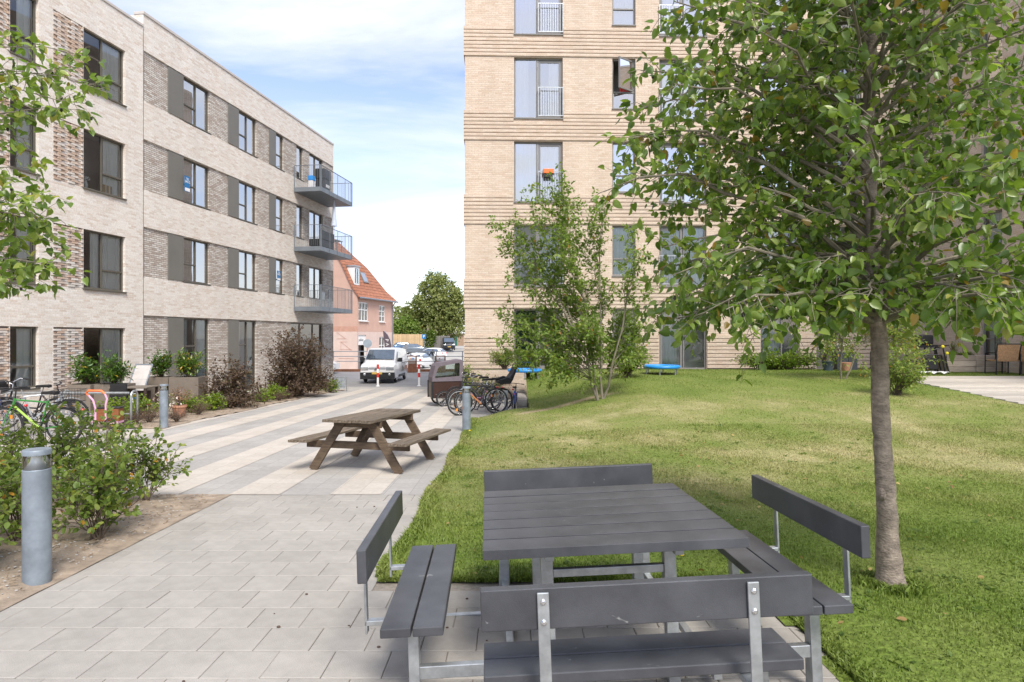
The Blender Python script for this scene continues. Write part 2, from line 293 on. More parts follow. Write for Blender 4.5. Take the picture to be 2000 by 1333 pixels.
# ------------------------------------------------------------------ setting: terrain and paving
def sheet(name, x0, x1, y0, y1, dx, dy, zf, m, keep=None, k='structure', parent=None):
    nx = max(1, round((x1-x0)/dx)); ny = max(1, round((y1-y0)/dy)); b = MB()
    for j in range(ny+1):
        for i in range(nx+1):
            x = x0+(x1-x0)*i/nx; y = y0+(y1-y0)*j/ny; b.v.append((x, y, zf(x, y)))
    for j in range(ny):
        for i in range(nx):
            if keep is None or keep(x0+(x1-x0)*(i+.5)/nx, y0+(y1-y0)*(j+.5)/ny):
                a = j*(nx+1)+i; b.f.append((a, a+1, a+nx+2, a+nx+1)); b.m.append(0)
    o = b.obj(name, m, parent, smooth=True)
    if k: kind(o, k)
    return o
sheet('ground', -500, 500, -120, 1200, 1000, 2, lambda x, y: G(y)-.07, M['gravel'])
sheet('street', -80, 60, 31, 45.4, 140, .8, lambda x, y: G(y)-.004, M['asphalt'])
lane = sheet('lane_paving', -16, .16, 7.45, 31, 16.16, .5, lambda x, y: G(y), M['lane_grey'])
for k in range(22):                                           # beige stripes two slabs wide, running down the lane
    xr = -1.53-.59*(2*k); xl = xr-.59
    if xr < -15: break
    y1 = 29.0 if k > 0 else 29.0
    sheet('paving_stripe', xl, xr, 7.45, y1, .59, .8, lambda x, y: G(y)+.004, M['lane_beige'], k=None, parent=lane)
plaza = sheet('plaza_base', -14, 3.2, .6, 7.45, 17.2, .8, lambda x, y: G(y)-.012, M['sand_joint'])
_pm = {}
def paver_mesh(w):
    key = round(w, 2)
    if key not in _pm:
        b = MB(); h = .0015; x0, x1 = -w/2+.002, w/2-.002; y0, y1 = -.148, .148; c = .004
        z = lambda y: -.0264*y
        top = [(x0+c,y0+c),(x1-c,y0+c),(x1-c,y1-c),(x0+c,y1-c)]; low = [(x0,y0),(x1,y0),(x1,y1),(x0,y1)]
        vs = [(x,y,z(y)) for x,y in top]+[(x,y,z(y)-c*.8) for x,y in low]+[(x,y,z(y)-.05) for x,y in low]
        b.add(vs, [(0,1,2,3)]+[(4+i,4+(i+1)%4,(i+1)%4,i) for i in range(4)]+[(8+i,8+(i+1)%4,4+(i+1)%4,4+i) for i in range(4)])
        _pm[key] = b.mesh('paver', M['paver'])
    return _pm[key]
PAVER_N = 0
for r in range(16):
    yc = 7.45-.15-.3*r
    xe = -.95 if yc > 4.55 else 1.72
    x = -3.3-.0; first = True
    while x < xe-.02:
        w = (.155 if (first and r % 2) else .31); w = min(w, xe-x); first = False
        if w > .05:
            o = link(paver_mesh(w), 'paver', plaza, loc=(x+w/2, yc, G(yc)+random.uniform(-.0018, .0012))); PAVER_N += 1
            o.rotation_euler = (random.uniform(-.003,.003), random.uniform(-.003,.003), random.uniform(-.003,.003))
        x += w
def bumpy(x, y): return .018*math.sin(5.1*x+1.3*y)+.014*math.sin(7.7*y-3.1*x)+.012*math.sin(17*x+11*y)
def bed1(x, y): return G(y)+.006+.002*math.sin(9*y)+(bumpy(x,y)+.026)*sm((-3.3-x)/.3)*sm((7.45-y)/.3)
sheet('planting_bed', -12, -3.26, .5, 7.46, .115, .116, bed1, M['soil'])
def bed2_keep(x, y):
    xe = -7.62-.06*math.sin(y*1.3) if y < 23 else -7.75+.06*(y-23)
    return x < xe and x > -9.9-(.0 if y < 16 else .8)+(y-23)*.02 and not (y < 15.2 and x < -8.9-(y-13.9)*1.0)
sheet('planting_bed', -11.5, -7, 13.9, 28.6, .07, .07, lambda x, y: G(y)+.012+max(0,bumpy(x,y))*.7, M['soil'], bed2_keep)
# lawn
def lawn_region(x, y):
    if y < 4.62+.05*math.sin(x*7): return x > 1.70+.05*math.sin(y*9) and y > 1.0
    if x < -.95+.06*math.sin(y*2.3)+.03*math.sin(y*7): return False
    if 16.2 < y < 21.6 and x < .42: return False
    if x > 11.2-.12*(y-13) and 12.6 < y < 18.4: return False
    return y < 22.4
def bare(x, y):                                               # the trodden track past the small tree
    yc = 15.35+.28*math.sin(x*.9)-.10*(x-1.2)**2*.5+.25*(x-1)
    return max(0, 1-abs(y-yc)/.30)*sm((x+.1)/.5)*sm((2.9-x)/.9)
def grass_mat(name, blade):
    m, nt, N, L, b = _new(name); b.inputs['Roughness'].default_value = .7 if not blade else .5; b.inputs['Specular IOR Level'].default_value = .25
    g = N.new('ShaderNodeNewGeometry'); mp = N.new('ShaderNodeMapping'); L.new(g.outputs['Position'], mp.inputs[0]); mp.inputs['Scale'].default_value = (.8, .8, 0); mp.inputs['Location'].default_value = (3.3, 1.2, 0)
    n1 = N.new('ShaderNodeTexNoise'); n1.inputs['Scale'].default_value = .62; n1.inputs['Detail'].default_value = 8; n1.inputs['Roughness'].default_value = .66; L.new(mp.outputs[0], n1.inputs['Vector'])
    # the mown middle of the lawn is the driest
    sp = N.new('ShaderNodeSeparateXYZ'); L.new(g.outputs['Position'], sp.inputs[0])
    dy = N.new('ShaderNodeMapRange'); dy.interpolation_type = 'SMOOTHSTEP'; dy.inputs[1].default_value = 5.2; dy.inputs[2].default_value = 9; dy.inputs[3].default_value = -.17; dy.inputs[4].default_value = .06; L.new(sp.outputs[1], dy.inputs[0])
    dz = N.new('ShaderNodeMapRange'); dz.interpolation_type = 'SMOOTHSTEP'; dz.inputs[1].default_value = 13; dz.inputs[2].default_value = 18; dz.inputs[3].default_value = 0; dz.inputs[4].default_value = -.18; L.new(sp.outputs[1], dz.inputs[0])
    a1 = N.new('ShaderNodeMath'); L.new(n1.outputs[0], a1.inputs[0]); L.new(dy.outputs[0], a1.inputs[1]); a2 = N.new('ShaderNodeMath'); L.new(a1.outputs[0], a2.inputs[0]); L.new(dz.outputs[0], a2.inputs[1])
    rp = N.new('ShaderNodeValToRGB'); e = rp.color_ramp.elements
    cs = [(.30,(.13,.185,.03)),(.46,(.18,.225,.05)),(.58,(.255,.26,.09)),(.70,(.38,.345,.17))]
    while len(e) < 4: e.new(.5)
    for i, (p, c) in enumerate(cs): e[i].position = p
    for i, (p, c) in enumerate(cs): e[i].color = c4(c)
    L.new(a2.outputs[0], rp.inputs[0]); col = rp.outputs[0]
    if blade:
        at = N.new('ShaderNodeAttribute'); at.attribute_name = 'tint'; mr = N.new('ShaderNodeMapRange'); mr.inputs[3].default_value = .9; mr.inputs[4].default_value = 1.6; L.new(at.outputs['Fac'], mr.inputs[0])
    else:
        n2 = N.new('ShaderNodeTexNoise'); n2.inputs['Scale'].default_value = 28; n2.inputs['Detail'].default_value = 6; L.new(g.outputs['Position'], n2.inputs['Vector']); mr = N.new('ShaderNodeMapRange'); mr.inputs[1].default_value = .3; mr.inputs[2].default_value = .7; mr.inputs[3].default_value = .6; mr.inputs[4].default_value = 1.25; L.new(n2.outputs[0], mr.inputs[0])
        bp = N.new('ShaderNodeBump'); bp.inputs['Strength'].default_value = .8; bp.inputs['Distance'].default_value = .03; L.new(n2.outputs[0], bp.inputs['Height']); L.new(bp.outputs[0], b.inputs['Normal'])
    mx = N.new('ShaderNodeMixRGB'); mx.blend_type = 'MULTIPLY'; mx.inputs[0].default_value = 1; L.new(col, mx.inputs[1]); L.new(mr.outputs[0], mx.inputs[2])
    if not blade:
        at2 = N.new('ShaderNodeAttribute'); at2.attribute_name = 'bare'; mb = N.new('ShaderNodeMixRGB'); mb.inputs[2].default_value = (.40,.31,.21,1); L.new(at2.outputs['Fac'], mb.inputs[0]); L.new(mx.outputs[0], mb.inputs[1]); mx = mb
    L.new(mx.outputs[0], b.inputs['Base Color'])
    if blade:
        tl = N.new('ShaderNodeBsdfTranslucent'); L.new(mx.outputs[0], tl.inputs[0]); ms = N.new('ShaderNodeMixShader'); ms.inputs[0].default_value = .35; L.new(b.outputs[0], ms.inputs[1]); L.new(tl.outputs[0], ms.inputs[2]); L.new(ms.outputs[0], N['Material Output'].inputs[0])
    return m
M['turf'] = grass_mat('turf', False); M['blade'] = grass_mat('grass_blade', True)
lawn = sheet('lawn', -1.05, 17, 1, 22.6, .075, .075, lambda x, y: lawn_z(x, y)+.006*math.sin(3*x+y*2.1), M['turf'], lawn_region)
_a = lawn.data.attributes.new('bare', 'FLOAT', 'POINT'); _a.data.foreach_set('value', [bare(v.co.x, v.co.y) for v in lawn.data.vertices])
# boarded path beside the wing
path = thing('side_path', 'pale path of long crosswise boards beside the yellow brick wing', 'path'); path['kind'] = 'structure'
M['path'] = mat('path_boards', (.46,.42,.365), .9, var=.12, vscale=4, bump=.2, rnd=.2, stretch=(.6,6,1))
_b = {}
for i in range(19):
    y = 12.55+i*.31; x0 = 11.15-.12*(y-13); b = MB(); b.prism([(.018,-.148),(9,-.148),(9,.148),(-.018,.148)], lambda a, c, t: (a, c, -.06+.06*t))
    b.obj('path_board', M['path'], path, loc=(x0, y, lawn_z(12, y)+.02+random.uniform(-.003,.003)))

# ------------------------------------------------------------------ building kit (local frame: x along the facade, y into it, z up)
def wall(parent, x0, x1, z0, z1, holes, m, y=0, rev=.16, name='wall'):
    b = MB(); xs = sorted({x0, x1}|{min(max(v,x0),x1) for h in holes for v in h[:2]}); zs = sorted({z0, z1}|{min(max(v,z0),z1) for h in holes for v in h[2:4]})
    for xa, xb in zip(xs, xs[1:]):
        for za, zb in zip(zs, zs[1:]):
            cx, cz = (xa+xb)/2, (za+zb)/2
            if not any(h[0] < cx < h[1] and h[2] < cz < h[3] for h in holes): b.quad((xa,y,za),(xb,y,za),(xb,y,zb),(xa,y,zb))
    for h in holes:
        a, c, d, e = h[:4]; r = y+(h[4] if len(h) > 4 else rev)
        b.quad((a,y,d),(a,y,e),(a,r,e),(a,r,d)); b.quad((c,y,e),(c,y,d),(c,r,d),(c,r,e)); b.quad((a,y,e),(c,y,e),(c,r,e),(a,r,e)); b.quad((c,y,d),(a,y,d),(a,r,d),(c,r,d))
    return b.obj(name, m, parent)
def window(parent, x0, x1, z0, z1, cols, fm, gm, y=0, fw=.055, sill=True, curtain=None, room=True, cside=None, skip=()):
    """cols: list of (width share, [height shares from the bottom])"""
    yf = y+.09; b = MB(); b.box(x0, x1, yf, yf+.07, z0, z0+fw); b.box(x0, x1, yf, yf+.07, z1-fw, z1); b.box(x0, x0+fw, yf+.001, yf+.069, z0+fw, z1-fw); b.box(x1-fw, x1, yf+.001, yf+.069, z0+fw, z1-fw)
    cells = []; W_ = x1-x0-2*fw; tot = sum(c[0] for c in cols); x = x0+fw
    for i, (sh, rows) in enumerate(cols):
        w = W_*sh/tot; xa, xb = x+(fw*.5 if i else 0), x+w-(fw*.5 if i < len(cols)-1 else 0)
        if i: b.box(x-fw*.5, x+fw*.5, yf-.006, yf+.068, z0+fw, z1-fw)
        H = z1-z0-2*fw; rt = sum(rows); z = z0+fw
        for j, r in enumerate(rows):
            h = H*r/rt; za, zb = z+(fw*.5 if j else 0), z+h-(fw*.5 if j < len(rows)-1 else 0)
            if j: b.box(xa, xb, yf-.004, yf+.066, z-fw*.5, z+fw*.5)
            cells.append((xa, xb, za, zb)); z += h
        x += w
    f = b.obj('window', fm, parent, bevel=.006)
    for i, (xa, xb, za, zb) in enumerate(cells):
        if i in skip: continue
        p = MB(); p.quad((xa,yf+.035,za),(xb,yf+.035,za),(xb,yf+.035,zb),(xa,yf+.035,zb)); p.obj('pane', gm, f)
    if sill:
        s = MB(); s.box(x0-.02, x1+.02, y-.05, yf, z0-.045, z0-.002); s.obj('sill', fm, f, bevel=.005)
    if room:
        r = MB(); rm = .3 if room is True else room; yr0, yr1 = yf+.075, yf+1.15
        r.quad((x0-rm,yr1,z0-.2),(x1+rm,yr1,z0-.2),(x1+rm,yr1,z1+.2),(x0-rm,yr1,z1+.2)); r.quad((x0-rm,yr0,z0-.2),(x0-rm,yr1,z0-.2),(x0-rm,yr1,z1+.2),(x0-rm,yr0,z1+.2)); r.quad((x1+rm,yr0,z0-.2),(x1+rm,yr1,z0-.2),(x1+rm,yr1,z1+.2),(x1+rm,yr0,z1+.2)); r.quad((x0-rm,yr0,z0-.2),(x1+rm,yr0,z0-.2),(x1+rm,yr1,z0-.2),(x0-rm,yr1,z0-.2)); r.quad((x0-rm,yr0,z1+.2),(x1+rm,yr0,z1+.2),(x1+rm,yr1,z1+.2),(x0-rm,yr1,z1+.2))
        r.obj('room', M['interior'], f)
    if curtain:
        for (a, c, km) in curtain:                            # shares of the window's width
            q = MB(); n = max(6, int((c-a)*(x1-x0)*22)); vs = []
            for i in range(n+1):
                xx = x0+(x1-x0)*(a+(c-a)*i/n); yy = yf+.11+.025*math.sin(i*1.9+a*9)
                vs += [(xx, yy, z0+.03), (xx, yy, z1-.03)]
            q.add(vs, [(2*i, 2*i+2, 2*i+3, 2*i+1) for i in range(n)]); q.obj('curtain', km, f, smooth=True)
    return f
def railing(parent, x0, x1, z0, z1, y, m, n, name='railing'):
    b = MB(); b.box(x0, x1, y-.012, y+.012, z1-.03, z1); b.box(x0, x1, y-.012, y+.012, z0, z0+.03); b.box(x0-.02, x0, y-.015, y+.015, z0, z1); b.box(x1, x1+.02, y-.015, y+.015, z0, z1)
    r = b.obj(name, m, parent)
    q = MB(); q.box(-.006, .006, -.006, .006, z0+.031, z1-.031); me = q.mesh('baluster', m)
    for i in range(n): link(me, 'baluster', r, loc=(x0+(x1-x0)*(i+1)/(n+1), y, 0))
    return r

# ------------------------------------------------------------------ pale brick block along the lane (left)
LB = thing('apartment_block', 'pale grey brick apartment block with balconies along the striped lane', 'apartment block', (-15.69, 0, 0), math.atan2(.9887, .1503))
XN0, XJ, XF1 = 3.0, 21.8, 36.81
tops = [1.91, 4.86, 7.87, 10.89]
holes = []; near_w = []
for k, t in enumerate(tops):
    b0 = t-1.78
    near_w.append((16.95, 17.80, (.24 if k == 0 else b0), t, 0)); near_w.append((19.32, 20.99, (-.62 if k == 0 else b0), t, 1))
    near_w.append((12.9, 14.4, (-.62 if k == 0 else b0), t, 1))
panels = [(xa, xb, (-.62 if k == 0 else t-1.78), t) for k, t in enumerate(tops) for xa, xb in ((18.27, 19.30), (15.9, 16.93))]
wall(LB, XN0, XJ, -1.2, 12.05, [w[:4] for w in near_w]+[p+(.058,) for p in panels], M['brick_pale'], 0)
far_t = [2.35, 5.34, 8.30, 11.29]
bands = [(XJ+.02, XF1-.0, (-1.2 if k == 0 else t-1.72), t, .05) for k, t in enumerate(far_t)]
wall(LB, XJ, XF1, -1.2, 12.5, bands, M['brick_pale'], .004)
b = MB(); b.box(XJ-.012, XJ+.012, -.001, .03, -1.2, 12.0); b.obj('expansion_joint', M['mortar_dark'], LB)
b = MB(); b.box(XN0, XJ-.01, -.03, .35, 12.05, 12.14); b.obj('coping', M['coping'], LB, bevel=.01)
b = MB(); b.box(XJ-.02, XF1+.03, -.028, .35, 12.5, 12.6); b.obj('coping', M['coping'], LB, bevel=.01)
b = MB(); b.quad((XN0,0,-1.2),(XN0,0,12.05),(XN0,11,12.05),(XN0,11,-1.2)); b.quad((XF1,0,-1.2),(XF1,11,-1.2),(XF1,11,12.5),(XF1,0,12.5)); b.quad((XN0,11,-1.2),(XN0,11,12),(XF1,11,12),(XF1,11,-1.2)); b.quad((XJ,0.004,12.05),(XJ,0.004,12.5),(XJ,11,12.5),(XJ,11,12.05)); b.obj('wall', M['brick_pale'], LB)
b = MB(); b.box(XN0+.01, XJ, .36, 10.99, 11.6, 11.75); b.box(XJ+.01, XF1-.01, .36, 10.99, 12.0, 12.2); b.obj('roof', M['asphalt'], LB)
CT = M['curtain']
for i, (xa, xb, z0, z1, ty) in enumerate(near_w):
    k = i//3
    if ty == 0: window(LB, xa, xb, z0, z1, [(1, [.34, .66])], M['frame_olive'], M['glass'], 0, curtain=[(.42, .95, CT)])
    else: window(LB, xa, xb, z0, z1, [(.47, [1]), (.53, [.34, .66] if k else [1])], M['frame_olive'], M['glass'], 0, sill=k > 0, curtain=[[(.50,.97,CT)],[(.28,.97,CT)],[(.56,.97,CT),(.02,.10,CT)],[(.46,.97,CT)]][k])
# relief brick panels: every other brick stands proud
_rb = {}
def relief_mesh(w, d):
    key = (round(w,3), d)
    if key not in _rb:
        q = MB(); q.box(0, w, -d, .058, 0, .056); _rb[key] = q.mesh('brick', M['relief'])
    return _rb[key]
cnt = 0; rest = [MB(), MB(), MB()]
M['relief_a'] = mat('relief_brick_pale', (.60,.55,.50), .85, var=.18, vscale=12); M['relief_b'] = mat('relief_brick_tan', (.55,.44,.36), .85, var=.18, vscale=12); M['relief_c'] = mat('relief_brick_orange', (.50,.37,.28), .85, var=.18, vscale=12)
order = sorted(range(8), key=lambda i: (i % 2, i))
for pi in order:
    xa, xb, za, zb = panels[pi]
    q = MB(); q.quad((xa,.056,za),(xb,.056,za),(xb,.056,zb),(xa,.056,zb)); q.obj('panel_bed', M['mortar_dark'], LB)
    nrow = int((zb-za-.012)/.067)
    for j in range(nrow):
        x = xa+.004; z = za+.01+j*.067; first = True; n = 0
        while x < xb-.05:
            w = .112 if (first and j % 2) else .228
            w = min(w, xb-x-.004); first = False
            d = -.012 if (n+j) % 2 else .022; n += 1
            if j < 7 and pi in (0, 1): d = d if z > -.2 else -.012
            if cnt < 300 and (pi % 2 == 0): link(relief_mesh(w, d), 'brick', LB, loc=(x, 0, z)); cnt += 1
            else: random.choice(rest).box(x, x+w, -d, .055, z, z+.056)
            x += w+.012
for q, mm in zip(rest, ('relief_a','relief_b','relief_c')): kind(q.obj('brick_relief', M[mm], LB), 'stuff')
# far section: bands with shutters and windows
bays = [(23.06, 23.90, 25.49, 'two'), (26.70, 27.47, 28.88, 'two'), (29.92, 30.52, 31.29, 'one')]
for k, t in enumerate(far_t):
    z0 = t-1.72 if k else -1.2
    hs = []
    zb = z0+.06 if k else -.66
    for (sa, wa, wb, ty) in bays:
        if k == 0 and ty == 'one': continue
        hs.append((wa, wb, zb, t-.03))
    if k: hs += [(32.57, 33.28, t-1.66, t-.03), (33.97, 35.55, t-2.18 if False else t-1.70, t-.03)]
    else: hs.append((31.97, 35.55, -.75, t-.03))
    wall(LB, XJ+.02, XF1, z0, t, hs, M['brick_grey'], .054, rev=.14)
    for i, (sa, wa, wb, ty) in enumerate(bays):
        if k == 0 and ty == 'one': continue
        q = MB(); q.box(sa, wa-.002, .02, .05, zb, t-.02); q.obj('shutter', M['shutter'], LB, bevel=.006)
        rows = [.4, .6]
        if k == 0: rows = [1.9, 1.0]
        cols = [(.52, rows), (.48, [1])] if ty == 'two' else [(1, rows)]
        window(LB, wa, wb, zb, t-.03, cols, M['frame_olive'], M['glass_hi'] if k else M['glass'], .04, sill=k > 0, curtain=[(.03, .97, CT)] if k else [(.05,.3,M['curtain_teal']),(.7,.97,M['curtain_teal'])])
    if k:
        window(LB, 32.57, 33.28, t-1.66, t-.03, [(1, [1])], M['frame_olive'], M['glass_hi'], .04, curtain=[(.05,.95,CT)])
        window(LB, 33.97, 35.55, t-1.70, t-.03, [(.5,[1]),(.5,[1])], M['frame_olive'], M['glass_hi'], .04, sill=False, curtain=[(.0,.5,CT)])
    else:
        window(LB, 31.97, 35.55, -.75, t-.03, [(.3,[1]),(.42,[1]),(.28,[.25,.3,.45])], M['frame_olive'], M['glass'], .04, sill=False, curtain=[(.03,.2,M['curtain_teal'])])
# for-sale boards in two windows
M['sign_blue'] = mat('sign_blue', (.02,.16,.38), .4, var=.04); M['paper'] = mat('paper_white', (.8,.8,.8), .6, var=.02)
def sale_board(x, z, h):
    q = MB(); q.box(x, x+.30, -.05, -.035, z, z+h); s = q.obj('sale_board', M['sign_blue'], LB)
    q = MB(); q.box(x+.015, x+.285, -.056, -.051, z+.02, z+h*.24); q.obj('label_strip', M['paper'], s)
    for i, w in enumerate(('TIL', 'SALG')):
        text('lettering', w, .125, M['paper'], s, Matrix.Translation((x+.15, -.053, z+h*(.80-.17*i))) @ Matrix.Rotation(R(90), 4, 'X'))
sale_board(23.86, 7.0, .58); sale_board(30.5, 4.28, .46)
# balconies
def balcony(zb):
    x0, x1, d = 32.2, 36.08, 1.43
    q = MB(); q.box(x0, x1, -d, -.002, zb, zb+.22); bl = q.obj('balcony', M['balc'], LB, bevel=.008)
    q = MB(); zt = zb+1.3
    for a, c in (((x0,-d+.02,zt),(x1,-d+.02,zt)), ((x0+.02,-d,zt),(x0+.02,-.02,zt)), ((x1-.02,-d,zt),(x1-.02,-.02,zt))): q.bar(a, c, .045, .02)
    q.obj('handrail', M['balc'], bl)
    q = MB(); q.box(-.022, .022, -.008, .008, zb+.0, zt-.011); pm = q.mesh('post', M['balc'])
    for i in range(5): link(pm, 'post', bl, loc=(x0+.03+(x1-x0-.06)*i/4, -d-.01, 0))
    for xx in (x0-.01, x1+.01):
        for yy in (-d+.03, -.04):
            o = link(pm, 'post', bl, loc=(xx, yy, 0)); o.rotation_euler = (0,0,R(90))
    q = MB(); q.box(-.005, .005, -.005, .005, zb+.2, zt-.012); bm = q.mesh('baluster', M['balc'])
    for i in range(36): link(bm, 'baluster', bl, loc=(x0+(x1-x0)*(i+.6)/36.2, -d+.02, 0))
    for xx in (x0+.02, x1-.02):
        for i in range(12): link(bm, 'baluster', bl, loc=(xx, -d+.1+(d-.15)*i/12, 0))
    return bl
for zb in (2.90, 5.88, 8.83): balcony(zb)
def L2W(x, y, z): return LB.matrix_basis @ Vector((x, y, z)) if False else Matrix.Translation(LB.location) @ Matrix.Rotation(LB.rotation_euler.z, 4, 'Z') @ Vector((x, y, z))
LROT = LB.rotation_euler.z

# ------------------------------------------------------------------ yellow brick block (right) and its wing
RROT = R(1.6)
RB = thing('apartment_block', 'tall yellow brick apartment block with corbelled brick bands and French windows', 'apartment block', (-1.685, 22.9, 0), RROT)
T = [2.62+3.01*k for k in range(5)]
colsR = {'A': (1.76, 3.51), 'B': (5.30, 6.14), 'C': (7.0, 8.72), 'D': (10.7, 12.1), 'E': (12.75, 14.4)}
def zbot(c, k):
    if k == 0: return {'A': .45, 'B': .8, 'C': .45, 'D': .90, 'E': .42}[c]
    return T[k]-{'A': 2.17, 'B': 1.80, 'C': 2.17, 'D': 1.80, 'E': 2.17}[c]
hol = [colsR[c]+(zbot(c,k), T[k]) for c in colsR for k in range(5)]
hol[hol.index(colsR['E']+(zbot('E',0), T[0]))] = (12.75, 13.65, .42, T[0])
ZT = 15.9
wall(RB, 0, 16.9, -.6, ZT, hol, M['brick_yellow'])
b = MB(); b.quad((0,0,-1.2),(0,0,ZT),(0,12,ZT),(0,12,-1.2)); b.quad((0,12,-1.2),(0,12,ZT),(22,12,ZT),(22,12,-1.2)); b.quad((22,0,-1.2),(22,12,-1.2),(22,12,ZT),(22,0,ZT)); b.obj('wall', M['brick_yellow'], RB)
b = MB(); b.box(.01, 21.99, .01, 11.99, ZT-.3, ZT-.1); b.obj('roof', M['asphalt'], RB)
b = MB(); b.box(-.03, 16.9, -.04, .35, ZT, ZT+.1); b.obj('coping', M['coping'], RB)
# corbelled courses: two bricks high, proud of the wall, with a shadow gap
for k in range(-1, 5):
    top = (T[k+1] if k < 4 else T[4]+3.01) - 2.19+.30 if k >= 0 else None
    zs = [T[k]+.045+.134*i for i in range(8)] if k >= 0 else [.50+.134*i for i in range(9)]
    for z in zs:
        z1 = z+.106
        if z1 > ZT: continue
        segs = [(-.042, 16.88)]
        for h in hol:
            if h[2]-.06 < z1 and h[3]+.01 > z:
                ns = []
                for a, c in segs:
                    if h[0]-.02 > a and h[0]-.02 < c: ns.append((a, h[0]-.02))
                    if h[1]+.02 < c and h[1]+.02 > a: ns.append((h[1]+.02, c))
                    if h[1]+.02 <= a or h[0]-.02 >= c: ns.append((a, c))
                segs = ns
        for a, c in segs:
            if c-a > .05:
                q = MB(); q.box(a, c, -.042, .01, z, z1); q.obj('brick_course', M['brick_yellow'], RB)
        q = MB(); q.box(-.042, -.001, .011, 11.9, z, z1); q.obj('brick_course', M['brick_yellow'], RB)
for c in colsR:
    for k in range(5):
        x0, x1 = colsR[c]; z0, z1 = zbot(c, k), T[k]; gm = M['glass_hi'] if k >= 2 else M['glass']
        cur = None
        if c == 'A': cur = {0: [(0,.45,M['curtain_green'])], 1: [(.55,.95,M['curtain_teal'])], 2: [(.05,.5,CT),(.55,.95,CT)], 3: [(.02,.30,CT),(.72,.97,CT)], 4: [(.05,.48,CT)]}[k]
        if c == 'C': cur = {0: [(.1,.4,M['curtain_teal'])], 1: [(.02,.98,M['curtain_teal'])], 2: [(.55,.98,CT)], 3: [(.02,.98,CT)], 4: [(.1,.35,CT)]}[k]
        if c == 'B': cur = {3: [(.35,.95,M['curtain_red'])], 1: [(.1,.95,M['curtain_teal'])]}.get(k, [(.05,.95,CT)] if k else None)
        if c in 'DE': cur = [(.05,.6,CT)] if k else [(.05,.55,M['curtain_teal'])]
        if c == 'E' and k == 0:
            x1 = 13.65; f = window(RB, x0, x1, z0, z1, [(1,[1])], M['frame_grey'], M['shutter'], 0, sill=False, room=False)
            continue
        if c in 'AE': f = window(RB, x0, x1, z0, z1, [(.47,[1]),(.53,[1])], M['frame_grey'], gm, 0, curtain=cur, sill=True)
        if c == 'C': f = window(RB, x0, x1, z0, z1, [(.53,[1]),(.47,[1])], M['frame_grey'], gm, 0, curtain=cur, sill=True)
        if c == 'D': f = window(RB, x0, x1, z0, z1, [(.58,[.36,.64]),(.42,[1])], M['frame_grey'], gm, 0, curtain=cur)
        if c == 'B': f = window(RB, x0, x1, z0, z1, [(1,[.33,.67])], M['frame_grey'], gm, 0, curtain=cur, skip=(1,) if k == 3 else ())
        # door leaf frame inside the French windows
        if c in 'AC':
            xm0, xm1 = (x0+(x1-x0)*.50, x1-.06) if c == 'A' else (x0+.06, x0+(x1-x0)*.50)
            q = MB(); fw = .075
            q.box(xm0, xm0+fw, .10, .145, z0+.055, z1-.07); q.box(xm1-fw, xm1, .10, .145, z0+.055, z1-.07); q.box(xm0+fw, xm1-fw, .101, .144, z0+.055, z0+.14); q.box(xm0+fw, xm1-fw, .101, .144, z1-.15, z1-.07); q.obj('door_leaf', M['frame_grey'], RB)
        if k and c in 'ACE':
            xr0, xr1 = (x0+(x1-x0)*.50, x1-.01) if c in 'AE' else (x0+.01, x0+(x1-x0)*.52)
            railing(RB, xr0, xr1, z0+.06, z0+1.10, -.045, M['galv'], 9)
        if c == 'B' and k == 3:                               # the open sash
            zz0 = z0+.055+(z1-z0-.11)*.33+.03; zz1 = z1-.05; w = x1-x0-.11
            hx, hy = x1-.06, .10; a = R(36)
            def P_(t, s, z): return (hx-math.cos(a)*t-math.sin(a)*s, hy-math.sin(a)*t+math.cos(a)*s, z)
            q = MB()
            for (ta, tb, za, zb_) in ((0,.05,zz0,zz1),(w-.05,w,zz0,zz1),(.05,w-.05,zz0,zz0+.05),(.05,w-.05,zz1-.05,zz1)):
                q.add([P_(ta,0,za),P_(tb,0,za),P_(tb,.05,za),P_(ta,.05,za),P_(ta,0,zb_),P_(tb,0,zb_),P_(tb,.05,zb_),P_(ta,.05,zb_)], [(3,2,1,0),(4,5,6,7),(0,1,5,4),(1,2,6,5),(2,3,7,6),(3,0,4,7)])
            sa = q.obj('open_sash', M['frame_grey'], RB)
            q = MB(); q.add([P_(.05,.02,zz0+.05),P_(w-.05,.02,zz0+.05),P_(w-.05,.03,zz0+.05),P_(.05,.03,zz0+.05),P_(.05,.02,zz1-.05),P_(w-.05,.02,zz1-.05),P_(w-.05,.03,zz1-.05),P_(.05,.03,zz1-.05)], [(3,2,1,0),(4,5,6,7),(0,1,5,4),(1,2,6,5),(2,3,7,6),(3,0,4,7)]); q.obj('pane', M['glass'], sa)
# wing, towards the camera on the right
WX, WY = -1.685+16.88*math.cos(RROT), 22.9+16.88*math.sin(RROT)
WB = thing('apartment_wing', 'yellow brick wing standing at right angles on the far right', 'building wing', (WX, WY, 0), R(-88.4))
wh = [(2.55, 3.42, (T[k]-1.80 if k else .95), T[k]) for k in range(5)]+[(5.0, 6.6, (T[k]-2.17 if k else .45), T[k]) for k in range(5)]
wall(WB, 0, 10, -.6, ZT, wh, M['brick_yellow'])
b = MB(); b.box(0, 10, -.04, .35, ZT, ZT+.1); b.obj('coping', M['coping'], WB); b = MB(); b.quad((10,0,-.6),(10,10,-.6),(10,10,ZT),(10,0,ZT)); b.quad((0,10,-.6),(0,10,ZT),(10,10,ZT),(10,10,-.6)); b.obj('wall', M['brick_yellow'], WB)
b = MB(); b.box(.01, 9.99, .01, 9.99, ZT-.3, ZT-.1); b.obj('roof', M['asphalt'], WB)
